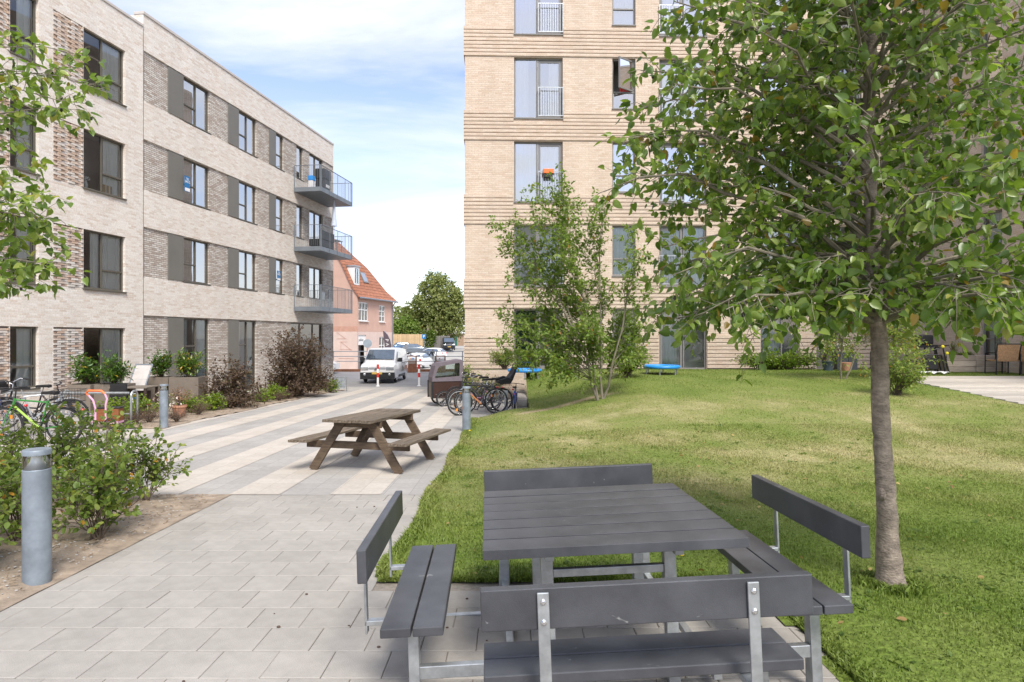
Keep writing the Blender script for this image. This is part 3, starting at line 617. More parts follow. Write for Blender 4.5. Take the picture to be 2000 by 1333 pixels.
for i, h in enumerate(wh):
    k = i % 5
    if i < 5: window(WB, *h, [(1,[.36,.64])], M['frame_grey'], M['glass_hi'] if k > 1 else M['glass'], curtain=[(.1,.9,M['curtain_teal'])])
    else:
        window(WB, *h, [(.47,[1]),(.53,[1])], M['frame_grey'], M['glass_hi'] if k > 1 else M['glass'], curtain=[(.05,.5,CT)])
        if k: railing(WB, h[0]+.8, h[1]-.01, h[2]+.06, h[2]+1.1, -.045, M['galv'], 9)
    b = MB(); b.box(h[0]-.6, h[1]+.6, -.02, .01, h[3]+.05, h[3]+.12); b.obj('brick_course', M['brick_yellow'], WB)
# ------------------------------------------------------------------ far side of the street
def far_house():
    H = thing('town_house', 'pink rendered house with red tiled roof behind the white van', 'house', (-12.08, 50, 0), math.atan2(.9717, .2362))
    up = mat('pink_render', (.56,.365,.29), .9, var=.08, vscale=1.2, bump=.1); lo = mat('pale_pink_render', (.64,.50,.44), .9, var=.07, vscale=1.5); dk = mat('rose_band', (.52,.30,.225), .9, var=.1)
    rf = mat('red_tiles', (.40,.165,.095), .8, var=.22, vscale=3)
    nt = rf.node_tree; N = nt.nodes; L = nt.links; tc = N.new('ShaderNodeTexCoord'); sp = N.new('ShaderNodeSeparateXYZ'); L.new(tc.outputs['Object'], sp.inputs[0]); cb = N.new('ShaderNodeCombineXYZ'); L.new(sp.outputs[0], cb.inputs[0]); L.new(sp.outputs[2], cb.inputs[1])
    bt = N.new('ShaderNodeTexBrick'); bt.inputs['Scale'].default_value = 1; bt.inputs['Brick Width'].default_value = .25; bt.inputs['Row Height'].default_value = .26; bt.inputs['Mortar Size'].default_value = .03; bt.inputs['Mortar Smooth'].default_value = 1; bt.offset = 0; L.new(cb.outputs[0], bt.inputs['Vector'])
    iv = N.new('ShaderNodeMath'); iv.operation = 'SUBTRACT'; iv.inputs[0].default_value = 1; L.new(bt.outputs['Fac'], iv.inputs[1]); bp = N.new('ShaderNodeBump'); bp.inputs['Strength'].default_value = 1; bp.inputs['Distance'].default_value = .08; L.new(iv.outputs[0], bp.inputs['Height']); L.new(bp.outputs[0], N['Principled BSDF'].inputs['Normal'])
    gz = -1.25; ez = 4.81
    hu = [(.2,1.8,2.85,4.35), (3.85,5.0,2.85,4.25)]; hl = [(.12,1.45,gz,1.75), (3.85,5.0,-.2,1.6)]
    wall(H, 0, 6.69, 2.0, ez, hu, up, 0); wall(H, 0, 6.69, gz, 2.0, hl, lo, -.02)
    b = MB(); prof = [(0,2.4),(0,4.81),(.40,5.55),(1.3,7.4),(2.8,9.55),(4.3,7.4),(5.2,5.55),(5.6,4.81),(5.6,2.4)]
    b.add([(0,y,z) for y,z in prof], [tuple(range(len(prof)))]); b.quad((6.69,0,gz),(6.69,5.6,gz),(6.69,5.6,ez),(6.69,0,ez)); b.quad((0,5.6,gz),(6.69,5.6,gz),(6.69,5.6,ez),(0,5.6,ez)); b.obj('wall', up, H)
    b = MB(); b.quad((-.004,0,2.0),(-.004,5.6,2.0),(-.004,5.6,2.42),(-.004,0,2.42)); b.obj('wall_band', dk, H)
    b = MB(); b.quad((-.02,-.02,gz),(-.02,5.6,gz),(-.02,5.6,2.0),(-.02,-.02,2.0)); b.obj('wall', lo, H)
    b = MB(); rp = [(-.28,4.72),(.36,5.55),(1.27,7.45),(2.8,9.65)]; ends = [7.0,6.1,4.2,1.3]; vs = []
    for (y,z), e in zip(rp, ends): vs += [(-.12,y,z),(e,y,z),(-.12,5.6-y,z),(e,5.6-y,z)]
    fs = []
    for i in range(3):
        a, c = i*4, i*4+4; fs += [(a,a+1,c+1,c), (a+3,a+2,c+2,c+3), (a+1,a+3,c+3,c+1)]
    b.add(vs, fs); r = b.obj('roof', rf, H); sd = r.modifiers.new('thick', 'SOLIDIFY'); sd.thickness = .1; sd.offset = -1
    b = MB(); b.tube([(-.12,-.33,4.66),(7.0,-.33,4.66)], .07, 8); b.tube([(6.45,-.32,4.6),(6.45,-.09,4.3),(6.45,-.09,gz)], .05, 8); b.obj('gutter', M['rail_grey'], H)
    for h, cols in ((hu[0],[(1,[.6,.4])]*3), (hu[1],[(1,[.34,.33,.33])]*2), (hl[1],[(1,[.6,.4])]*2)): window(H, *h, cols, M['white_paint'], M['glass'], -.06, fw=.07, room=.08)
    q = MB(); q.box(.12,.2,.05,.12,gz,1.75); q.box(1.37,1.45,.05,.12,gz,1.75); q.box(.2,1.37,.05,.12,.95,1.75); d = q.obj('door_surround', M['white_paint'], H)
    q = MB(); q.box(.2,.8,.14,.17,gz,.95); q.obj('door', M['black'], H)
    text('lettering', 'pakket', .3, M['black'], d, Matrix.Translation((.72,.045,1.35)) @ Matrix.Rotation(R(90),4,'X'))
    q = MB(); q.box(.35,1.15,.42,1.6,5.72,7.15); q.obj('dormer', M['white_paint'], H); q = MB(); q.box(.28,1.22,.34,1.7,7.15,7.25); q.obj('dormer_roof', M['galv'], H)
    for x in (.42,.78):
        q = MB(); q.box(x,x+.3,.40,.419,5.85,7.0); q.obj('dormer_pane', M['glass'], H)
    def rpt(x, t): return (x, .36+(1.27-.36)*t, 5.55+(7.45-5.55)*t)
    q = MB(); n = Vector((0,-.902,.432))*.07; ps = [Vector(rpt(x,t)) for x,t in ((2.2,.25),(3.1,.25),(3.1,.72),(2.2,.72))]; q.add([p for p in ps]+[p+n for p in ps], [(4,5,6,7),(0,1,5,4),(1,2,6,5),(2,3,7,6),(3,0,4,7)]); sk = q.obj('skylight', M['frame_grey'], H)
    q = MB(); ps = [Vector(rpt(x,t))+n*1.1 for x,t in ((2.3,.3),(3.0,.3),(3.0,.67),(2.3,.67))]; q.add(ps, [(0,1,2,3)]); q.obj('pane', M['glass_hi'], sk)
    q = MB()
    for a, c in (((1.75,1.95),(1.0,1.45)),((1.75,1.45),(.9,1.45)),((1.4,1.2),(.5,.55)),((1.5,.6),(.45,.6)),((1.6,-.1),(.3,-.1)),((1.5,1.2),(.85,1.2)),((1.4,1.2),(1.4,.6))): q.bar((-.03,a[0],a[1]),(-.03,c[0],c[1]),.02,.02)
    q.obj('wall_line', dk, H)
far_house()
# timber fences, shed, white gable
def boards(name, label, x0, x1, y, z0, h, w, m, cat='fence', rails=False):
    f = thing(name, label, cat, (x0, y, z0)); n = int((x1-x0)/w); b = MB(); b.box(.008, w-.008, -.015, .015, 0, h); me = b.mesh('board', m)
    for i in range(n): link(me, 'board', f, loc=(i*w, random.uniform(-.008,.008), random.uniform(-.02,.02)))
    b = MB(); b.box(0, n*w, .016, .06, h*.25, h*.25+.1); b.box(0, n*w, .016, .06, h*.75, h*.75+.1); b.obj('rail', m, f); return f
boards('timber_fence', 'new pale timber board fence beside the pink house', -18.6, -13.4, 97, -.65, 2.6, .16, M['pale_timber'])
boards('timber_fence', 'old grey board fence below the big tree', -12.9, -9.5, 99, -.5, 2.2, .3, M['grey_timber'])
sh = thing('shed', 'low brown timber shed with dark green doors at the back of the car park', 'shed', (-14.6, 140, -.5))
b = MB(); b.box(0, 7, 0, 4, 0, 2.6); b.obj('wall', mat('shed_wood', (.30,.205,.14), .9, var=.2, vscale=3, stretch=(6,6,.5)), sh)
b = MB(); b.box(-.3, 7.3, -.5, 4.3, 2.6, 2.85); b.obj('roof', M['gravel'], sh)
for x in (1.6, 4.6):
    b = MB(); b.box(x, x+1.0, -.05, -.005, 0, 2.1); d = b.obj('door', mat('green_door', (.01,.11,.075), .5), sh); b = MB(); b.box(x+.8,x+.9,-.09,-.051,1,1.1); b.obj('handle', M['steel'], d)
wh_ = thing('far_house', 'white gable wall of a house glimpsed behind the shed', 'house', (-14.2, 170, -.5)); b = MB(); b.box(0,8,0,6,0,5.2); b.obj('wall', M['white_paint'], wh_); b = MB(); b.prism([(-.3,5.2),(8.3,5.2),(4,8)], lambda a,c,t: (a, -.2+6.4*t, c)); b.obj('roof', M['gravel'], wh_)
# pipe railing along the street with a rusty kerb
rl = thing('street_railing', 'grey three-rail pipe railing along the far side of the street', 'railing', (0, 45.9, -.87))
b = MB(); b.tube([(0,0,0),(0,0,1.43)], .035, 8); me = b.mesh('post', M['rail_grey'], True)
for i in range(9): link(me, 'post', rl, loc=(-16.5+1.85*i, 0, 0))
for z in (1.43, 1.07, .72):
    b = MB(); b.tube([(-17,-.04,z),(-1.5,-.04,z)], .028, 8); b.obj('rail', M['rail_grey'], rl, smooth=True)
b = MB(); b.box(-20, -1.5, 45.5, 45.72, -1.2, -.70); tag(b.obj('kerb', M['corten']), 'low rust-brown steel kerb under the street railing', 'kerb')
# ------------------------------------------------------------------ vehicles
def car(name, label, loc, rz, st, paint, glass_z, wheels, wr=.31, cat='car', extras=None):
    """st: stations along x (front positive): (x, bottom, belt, roof, half width bottom, belt, roof)"""
    c = thing(name, label, cat, loc, rz); b = MB(); n = len(st); vs = []
    for (x, zb, zl, zr, wb, wl, wt) in st:
        for s in (-1, 1): pass
        vs += [(x,-wb,zb),(x,-wl,(zb*.45+zl*.55)),(x,-wl*.985,zl),(x,-wt,zr-.05),(x,-wt*.86,zr),(x,0,zr+.015),(x,wt*.86,zr),(x,wt,zr-.05),(x,wl*.985,zl),(x,wl,(zb*.45+zl*.55)),(x,wb,zb)]
    k = 11; fs = [(i*k+j,(i+1)*k+j,(i+1)*k+j+1,i*k+j+1) for i in range(n-1) for j in range(k-1)]+[tuple(range(k-1,-1,-1)), tuple(range((n-1)*k,n*k))]+[(i*k+k-1,(i+1)*k+k-1,(i+1)*k,i*k) for i in range(n-1)]
    b.add(vs, fs); b.obj('body', paint, c, smooth=True, bevel=.02)
    for (x, y) in wheels:
        q = MB(); q.torus((0,0,0),(0,1,0),wr-.07,.075,24,8); w = q.obj('wheel', M['rubber'], c, smooth=True, loc=(x,y,wr))
        q = MB(); s = 1 if y > 0 else -1; q.tube([(0,s*.02,0),(0,s*.07,0)], [wr*.66,wr*.58], 16); q.obj('rim', M['steel'], w, smooth=True)
    for gq in glass_z:
        q = MB(); q.add(gq, [tuple(range(len(gq)))]); q.obj('window', M['car_glass'], c)
    if extras:
        for nm, mm, (x0,x1,y0,y1,z0,z1) in extras:
            q = MB(); q.box(x0,x1,y0,y1,z0,z1); q.obj(nm, mm, c, bevel=.012)
    return c
M['car_glass'] = mat('car_glass', (.17,.21,.26), .05, .75, var=.15, coat=.6)
def paintm(n, c, metal=.2): return mat(n, c, .3, metal, var=.03, coat=.8)
P_white = paintm('white_car_paint', (.78,.78,.78), 0); P_grey = paintm('grey_car_paint', (.16,.19,.22), .5); P_dark = paintm('dark_car_paint', (.02,.024,.03), .4); P_blue = paintm('blue_car_paint', (.05,.11,.2), .4)
M['plate'] = mat('number_plate', (.62,.43,.10), .5, var=.08); M['lamp_glass'] = mat('lamp_glass', (.55,.58,.6), .08, .6, var=.2, vscale=20, coat=1)
VX, VY = -7.14, 33.9
st = [(-.02,.45,1.05,1.72,.84,.9,.74),(.1,.28,1.08,1.80,.88,.925,.79),(1.2,.26,1.08,1.86,.90,.93,.80),(2.75,.26,1.08,1.86,.90,.93,.79),(3.05,.26,1.08,1.80,.90,.93,.78),(3.72,.26,1.04,1.19,.90,.93,.80),(4.1,.26,1.0,1.10,.89,.92,.80),(4.34,.28,.93,1.01,.87,.90,.78),(4.42,.32,.84,.90,.82,.86,.74)]
wind = [(3.10,-.70,1.765),(3.685,-.77,1.255),(3.685,.77,1.255),(3.10,.70,1.765)]; wind = [(x+.02,y,z+.02) for x,y,z in wind]
def sidew(s): return [(2.30,s*.835,1.64),(2.95,s*.83,1.66),(3.42,s*.895,1.24),(3.42,s*.925,1.14),(2.30,s*.925,1.14)]
van = car('delivery_van', 'white delivery van with black bumper facing the camera at the lane end', (VX, VY+4.4, G(VY)), R(-90), st, P_white, [wind, sidew(1), sidew(-1)], [(.75,.82),(.75,-.82),(3.5,.82),(3.5,-.82)], .33, 'van',
    [('bumper', M['black'], (4.10,4.46,-.90,.90,.24,.60)), ('headlight', M['lamp_glass'], (4.20,4.445,.47,.875,.72,.88)), ('headlight', M['lamp_glass'], (4.20,4.445,-.875,-.47,.72,.88)), ('grille_line', M['rail_grey'], (4.42,4.45,-.46,.46,.78,.80)), ('grille_line', M['rail_grey'], (4.42,4.45,-.46,.46,.84,.86)), ('skirt', M['black'], (1.15,3.1,-.945,.945,.28,.42)), ('grille', M['rubber'], (4.36,4.475,-.48,.48,.34,.46)), ('number_plate', M['plate'], (4.465,4.485,-.27,.27,.50,.62)), ('mirror', M['black'], (3.22,3.36,.92,1.14,1.12,1.34)), ('mirror', M['black'], (3.22,3.36,-1.14,-.92,1.12,1.34)), ('antenna', M['black'], (3.0,3.02,-.01,.01,1.84,2.1)), ('door_rail', M['black'], (.2,2.2,-.94,-.925,1.0,1.04)), ('door_rail', M['black'], (.2,2.2,.925,.94,1.0,1.04)), ('cab_pillar', M['white_paint'], (2.18,2.26,-.925,-.86,1.1,1.65))])
for s in (-1, 1):
    q = MB(); q.ball((4.46,s*.66,.5),.03,.07,.07); q.obj('fog_lamp', M['lamp_glass'], van, smooth=True)
    q = MB(); q.quad((.5,s*.939,.62),(1.5,s*.939,.62),(1.1,s*.939,.86),(.3,s*.939,.80)); q.obj('side_graphic', M['terracotta'], van); q = MB(); q.quad((1.5,s*.938,.56),(2.4,s*.938,.56),(2.1,s*.938,.9),(1.5,s*.938,.72)); q.obj('side_graphic', M['shutter'], van)
q = MB()
for z in (.76, .82):
    q.tube([(4.455,-.13,z-.05),(4.465,0,z+.04),(4.455,.13,z-.05)], .018, 6)
q.obj('emblem', M['steel'], van)
def small_car(name, label, loc, rz, paint, est=False):
    L_ = 4.2; r = 1.46
    st = [(-.0,.45,.80,.92,.76,.80,.70),(.15,.28,.92,1.05,.80,.85,.68),(.62,.24,.94,r-.05,.84,.87,.60),(1.3,.22,.93,r,.84,.88,.62),(2.1,.22,.92,r-.03,.84,.88,.61),(3.0,.22,.90,.98,.84,.88,.72),(3.9,.24,.74,.82,.82,.84,.70),(4.15,.32,.60,.66,.74,.76,.62)]
    g = [[(2.16,-.55,r-.07),(2.95,-.64,1.0),(2.95,.64,1.0),(2.16,.55,r-.07)], [(.56,-.52,r-.13),(.2,-.58,1.08),(.2,.58,1.08),(.56,.52,r-.13)]]
    g = [[(x+(.025 if i == 0 else -.025),y,z+.015) for x,y,z in w] for i, w in enumerate(g)]
    for s in (-1,1): g.append([(.62,s*.685,1.30),(2.05,s*.69,1.36),(2.75,s*.865,.99),(.45,s*.865,.99)])
    return car(name, label, loc, rz, st, paint, g, [(.75,.76),(.75,-.76),(3.35,.76),(3.35,-.76)], .31, 'car', [('tail_lamp', M['red_lens'], (-.03,.1,.55,.76,.72,.9)), ('tail_lamp', M['red_lens'], (-.03,.1,-.76,-.55,.72,.9)), ('number_plate', M['paper'], (-.04,.0,-.25,.25,.6,.7)), ('headlight', M['lamp_glass'], (3.98,4.14,.45,.72,.58,.7)), ('headlight', M['lamp_glass'], (3.98,4.14,-.72,-.45,.58,.7))])
def at(px, Y): return (px-1000)/F*Y
small_car('parked_car', 'dark hatchback seen from behind, right of the first rusty container', (at(823,72), 72, G(72)), R(84), P_dark)
small_car('parked_car', 'white hatchback parked side-on behind the walking person', (at(868,82), 82, G(82)+.1), R(160), P_white)
small_car('parked_car', 'dark grey hatchback parked in front of the pale timber fence', (at(788,93), 92, -.9), R(8), P_grey)
small_car('parked_car', 'blue car half hidden behind the white van roof', (at(766,94), 94, -.7), R(20), P_blue)
small_car('parked_car', 'white car roof low between the van and the first rusty container', (at(808,62), 62, G(62)), R(82), P_white)
small_car('parked_car', 'pale car nose just beyond the corner of the grey brick block', (at(657,43)-4.15, 43.2, G(43)), 0, P_white)
st2 = [(0,.4,1.0,1.75,.84,.9,.74),(.2,.26,1.05,1.92,.9,.95,.82),(3.2,.26,1.08,1.94,.9,.95,.82),(3.6,.26,1.08,1.86,.9,.95,.80),(4.3,.26,1.05,1.22,.9,.95,.80),(4.8,.3,.8,1.0,.86,.9,.76),(4.9,.36,.6,.7,.8,.84,.7)]
car('parked_van', 'dark van with a light windscreen parked beneath the big tree', (at(873,101), 101, -.5), R(-80), st2, P_dark, [[(3.64,-.72,1.86),(4.30,-.76,1.27),(4.30,.76,1.27),(3.64,.72,1.86)]], [(.8,.84),(.8,-.84),(4.0,.84),(4.0,-.84)], .34, 'van', [('headlight', M['lamp_glass'], (4.7,4.88,.5,.82,.72,.92)), ('headlight', M['lamp_glass'], (4.7,4.88,-.82,-.5,.72,.92)), ('number_plate', M['plate'], (4.9,4.93,-.25,.25,.5,.6))])
# rusty waste containers
def container(px, label, top):
    c = thing('waste_container', label, 'waste container', (at(px,44.6), 44.6, -.87), R(8), 'rust-brown waste containers by the railing')
    b = MB(); b.box(-.36,.36,-.3,.3,0,1.16); b.obj('body', M['corten'], c, bevel=.02)
    b = MB(); b.prism([(-.305,.80),(-.36,.92),(-.34,1.05),(-.305,1.10)], lambda a,z,t: (-.27+.54*t, a, z)); d = b.obj('flap', M['white_plastic'], c)
    for i, mm in enumerate(top):
        q = MB(); q.box(-.10+.1*i,-.02+.1*i,-.372,-.362,.93,1.0); q.obj('sorting_symbol', mm, d)
    for i in range(3):
        q = MB(); q.box(-.26,.26,-.308,-.301,.62+.05*i,.645+.05*i); q.obj('label_strip', M['gravel'], c)
container(804, 'rusty waste container with yellow and blue symbols close to the van', [M['amber'], M['blue'], M['blue']])
container(860, 'rusty waste container with red symbol above the cargo bike hood', [M['red_paint'], M['paper']])
# posts, signs, flag
def stripe_post(px, Y, label):
    p = thing('marker_post', label, 'bollard', (at(px,Y), Y, G(Y)), 0, 'red and white marker posts across the lane')
    b = MB(); b.lathe([(.055,0),(.055,1.08),(.04,1.10)], 14); b.obj('post', M['white_paint'], p, smooth=True)
    for z in (.44, .86):
        b = MB(); b.lathe([(.058,z),(.058,z+.22)], 14); b.obj('red_band', M['red_paint'], p, smooth=True)
    b = MB(); b.lathe([(.11,0),(.11,.02),(.07,.04)], 14); b.obj('foot', M['white_plastic'], p, smooth=True)
stripe_post(738, 31.4, 'red and white marker post in front of the van bumper'); stripe_post(818.5, 31.6, 'red and white marker post left of the cargo bike')
sg = thing('road_sign', 'round grey back of a road sign by the shop door', 'road sign', (at(718,47), 47, -.87)); b = MB(); b.tube([(0,0,0),(0,0,2.3)], .03, 8); b.obj('pole', M['galv'], sg); b = MB(); b.tube([(0,-.05,1.98),(0,-.035,1.98)], .32, 24); b.obj('disc', mat('sign_back', (.36,.42,.47), .5, .3), sg)
ps = thing('parking_sign', 'parking sign on a pole at the end of the pale timber fence', 'parking sign', (at(828,85), 85, G(85))); b = MB(); b.tube([(0,0,0),(0,0,3.1)], .04, 8); b.obj('pole', M['galv'], ps); b = MB(); b.box(-.28,.28,-.06,-.045,2.5,3.1); b.obj('plate', M['sign_blue'], ps)
text('lettering', 'P', .5, M['paper'], ps, Matrix.Translation((0,-.065,2.8)) @ Matrix.Rotation(R(90),4,'X'))
ps = thing('sign_post', 'small grey sign post in front of the dark grey hatchback', 'sign post', (at(793,58), 58, G(58))); b = MB(); b.tube([(0,0,0),(0,0,2.2)], .03, 8); b.obj('pole', M['galv'], ps); b = MB(); b.box(-.14,.14,-.05,-.03,1.95,2.45); b.obj('plate', M['rail_grey'], ps)  # small sign plate on a post, no meter
fl = thing('feather_flag', 'dark feather flag with white letters beside the pink house', 'flag', (at(764,48.5), 48.5, -.95))
pts = [(0,0),(0,1.9),(-.10,2.35),(-.3,2.72),(-.55,2.98),(-.62,2.99),(-.56,2.4),(-.42,1.0),(-.36,.7)]
b = MB(); b.prism(pts, lambda a,c,t: (a,-.01+.02*t,c)); b.obj('cloth', mat('flag_cloth', (.11,.085,.10), .8), fl); b = MB(); b.tube([(0.02,0,0),(.02,0,1.9),(-.09,0,2.38),(-.3,0,2.76),(-.58,0,3.02)], .018, 6); b.obj('pole', M['galv'], fl)
for i, ch in enumerate('PARTI'): text('lettering', ch, .34, M['paper'], fl, Matrix.Translation((-.30+.035*i-.03,-.014,2.30-.33*i)) @ Matrix.Rotation(R(90),4,'X') @ Matrix.Rotation(R(-90),4,'Z'))
# walking person
def person():
    J = {'pel':(0,0,.93,.15,.11),'wst':(0,.01,1.10,.14,.10),'chs':(0,.03,1.33,.17,.12),'nck':(0,.06,1.50,.06,.06),'hd1':(0,.09,1.60,.085,.095),'hd2':(0,.09,1.70,.075,.085),
         'kl':(-.10,.10,.50,.07,.075),'al':(-.10,.02,.09,.045,.05),'tl':(-.10,.16,.04,.04,.035),'hl':(-.09,0,.88,.10,.10),'kr':(.10,.0,.50,.07,.075),'ar':(.10,-.24,.12,.045,.05),'tr':(.10,-.12,.05,.04,.035),'hr':(.09,0,.88,.10,.10),
         'sl':(-.20,.03,1.41,.06,.06),'el':(-.30,-.05,1.16,.05,.05),'wl':(-.30,.10,.98,.035,.035),'sr':(.20,.03,1.41,.06,.06),'er':(.29,-.02,1.16,.05,.05),'wr':(.28,.14,1.02,.035,.035)}
    E = [('pel','wst'),('wst','chs'),('chs','nck'),('nck','hd1'),('hd1','hd2'),('pel','hl'),('hl','kl'),('kl','al'),('al','tl'),('pel','hr'),('hr','kr'),('kr','ar'),('ar','tr'),('chs','sl'),('sl','el'),('el','wl'),('chs','sr'),('sr','er'),('er','wr')]
    ks = list(J); me = bpy.data.meshes.new('tmp'); me.from_pydata([J[k][:3] for k in ks], [(ks.index(a), ks.index(b)) for a,b in E], []); o = bpy.data.objects.new('tmp', me); COL.objects.link(o)
    o.modifiers.new('s','SKIN')
    for i,k in enumerate(ks):
        sv = me.skin_vertices[0].data[i]; sv.radius = J[k][3:]; sv.use_root = (k == 'pel')
    o.modifiers.new('ss','SUBSURF').levels = 2
    dg = bpy.context.evaluated_depsgraph_get(); nm = bpy.data.meshes.new_from_object(o.evaluated_get(dg)); bpy.data.objects.remove(o)
    nm.materials.clear(); mats = [mat('dark_jacket',(.018,.02,.022),.8), mat('grey_trousers',(.22,.23,.25),.8), mat('skin',(.55,.34,.25),.5), mat('brown_hair',(.07,.045,.03),.7), M['black']]
    for mm in mats: nm.materials.append(mm)
    for p in nm.polygons:
        c = p.center; p.use_smooth = True
        p.material_index = 4 if c.z < .085 else 1 if c.z < .93 and abs(c.x) < .24 else 2 if (abs(c.x) > .24 and c.z < 1.02) else 0 if c.z < 1.50 else (3 if c.z > 1.66 or c.y < .08 else 2)
    nm.name = 'person'; p = thing('person', 'person in dark jacket and grey trousers walking away across the car park', 'person', (at(845,74), 74, G(74)), R(-18)); link(nm, 'body', p)
person()
# ------------------------------------------------------------------ furniture in the foreground
def square_set():
    t = thing('picnic_table_set', 'square dark grey plank table joined to four backrest benches in the foreground', 'picnic table', (.463, 3.588, CAMZ-.98))
    t.rotation_euler = (Matrix.Rotation(.038,3,'Z') @ Matrix.Rotation(-.023,3,'X') @ Matrix.Rotation(-.036,3,'Y')).to_euler()
    m = M['plank_black']; g = M['galv']; th = .044; Ls = .627
    def plank(x0,x1,y0,y1,z0,z1,name='plank',par=t):
        b = MB(); cx,cy,cz = (x0+x1)/2,(y0+y1)/2,(z0+z1)/2; b.box(x0-cx,x1-cx,y0-cy,y1-cy,z0-cz,z1-cz); return b.obj(name, m, par, bevel=.0012, loc=(cx,cy,cz))
    for i in range(7):
        y0 = -.6225+i*.1805; plank(-.6225,.6225,y0,y0+.1640,-th,random.uniform(-.002,.001))
    def rotp(k, x, y): 
        for _ in range(k): x, y = -y, x
        return x, y
    bolt = MB(); bolt.lathe([(.011,0),(.011,.004),(.006,.008)], 10); bm = bolt.mesh('bolt', M['steel'])
    for k in range(4):                                        # k=0 near bench, then anticlockwise
        def bx(x0,x1,y0,y1,z0,z1,mm,name,bv=.003):
            pa = [rotp(k,x,y) for x,y in ((x0,y0),(x1,y1))]; b = MB(); b.box(min(pa[0][0],pa[1][0]),max(pa[0][0],pa[1][0]),min(pa[0][1],pa[1][1]),max(pa[0][1],pa[1][1]),z0,z1); return b.obj(name, mm, t, bevel=bv)
        for y0, y1 in ((-.955,-.815),(-1.103,-.963)):
            p = bx(-Ls,Ls,y0,y1,-.33-th,-.33,m,'seat_plank',.005)
        b = bx(-Ls,Ls,-1.198,-1.154,-.122,.032,m,'backrest',.005)
        for s in (-1,1):
            x = s*.395
            bx(x-.022,x+.022,-1.212,-1.2,-.44,.018,g,'back_post'); bx(x-.022,x+.022,-1.212,-.84,-.40,-.376,g,'seat_bracket')
            for z in (-.015,-.09):
                o = link(bm, 'bolt', t); px, py = rotp(k, x, -1.212); o.location = (px,py,z); o.rotation_euler = Matrix(((1,0,0),(0,1,0),(0,0,1))).to_euler(); d = Vector(rotp(k,0,-1)+(0,)); o.rotation_euler = d.to_track_quat('Z','Y').to_euler()
            # tapered plate leg under each end of the seat
            q = MB(); pr = [(-.03,-.80),(.05,-.80),(.028,-.376),(-.028,-.376)]
            xl = s*.50
            def fn(a, z, tt, xl=xl):
                px, py = rotp(k, xl+a, -.99+.05*tt); return (px, py, z)
            q.prism(pr, fn); q.obj('bench_leg', g, t, bevel=.003)
    for s in (-1,1):
        z0, z1 = (-.62,-.56) if s < 0 else (-.775,-.73)
        b = MB(); b.box(-.96,.96,s*.50-.02,s*.50+.02,z0,z1); b.obj('floor_rail', g, t, bevel=.004)
        b = MB(); b.box(s*.50-.021,s*.50+.021,-.47,.96,-.728,-.69); b.obj('floor_rail', g, t, bevel=.004)
        b = MB(); b.box(-.28,.28,s*.36-.018,s*.36+.018,-.225,-.185); b.obj('cross_rail', g, t, bevel=.004)
        b = MB(); b.box(s*.31-.022,s*.31+.022,-.56,.56,-.085,-th-.002); b.obj('top_rail', g, t, bevel=.004)
        for r_ in (-1,1):
            b = MB(); b.box(s*.31-.03,s*.31+.03,r_*.36-.03,r_*.36+.03,-.80,-.086); b.obj('table_leg', g, t, bevel=.004)
square_set()
def wood_table():
    t = thing('wooden_picnic_table', 'weathered brown wooden A-frame picnic table on the striped lane', 'picnic table', (-2.03, 9.48, G(9.48)), R(76.4)); m = M['old_wood']; m2 = M['brown_wood']
    t.rotation_euler = (0, R(1.47), R(76.4))
    def plank(x0,x1,y0,y1,z0,z1,name,mm=m):
        b = MB(); cx,cy,cz = (x0+x1)/2,(y0+y1)/2,(z0+z1)/2; n = 8; 
        vs = []
        for i in range(n+1):
            x = x0+(x1-x0)*i/n-cx; w = random.uniform(-.003,.003); h = random.uniform(-.002,.002)
            vs += [(x,y0-cy+w,z0-cz),(x,y1-cy+w,z0-cz),(x,y1-cy+w,z1-cz+h),(x,y0-cy+w,z1-cz+h)]
        b.add(vs, [(i*4+j,i*4+(j+1)%4,i*4+4+(j+1)%4,i*4+4+j) for i in range(n) for j in range(4)]+[(3,2,1,0),(n*4,n*4+1,n*4+2,n*4+3)]); return b.obj(name, mm, t, bevel=.004, loc=(cx,cy,cz))
    for i in range(5):
        y = -.365+i*.147; e = random.uniform(-.02,.02); plank(-.9+e,.9+e,y,y+.141,.705,.745+random.uniform(-.003,.003),'tabletop_plank')
    for s in (-1,1):
        for i in range(2):
            y = s*(.60+i*.135); a, c = sorted((y, y+s*.129)); e = random.uniform(-.02,.02); plank(-.9+e,.9+e,a,c,.415,.452,'seat_plank')
    for x in (-.56,.56):
        b = MB(); b.box(x-.022,x+.022,-.78,.78,.31,.412); b.obj('seat_beam', m2, t, bevel=.004)
        b = MB(); b.box(x-.022,x+.022,-.36,.36,.61,.703); b.obj('top_beam', m2, t, bevel=.004)
        for s in (-1,1):
            for q in ((-1,) if True else ()):
                b = MB(); b.bar((x-.047 if x < 0 else x+.047, s*.22,.70),(x-.047 if x < 0 else x+.047, s*.66,0),.045,.12,up=(0,1,0)); b.obj('leg', m2, t, bevel=.004)
        b = MB(); b.bar((x*.92,0,.40),(x*.25,0,.70),.09,.045); b.obj('brace', m2, t, bevel=.004)
wood_table()
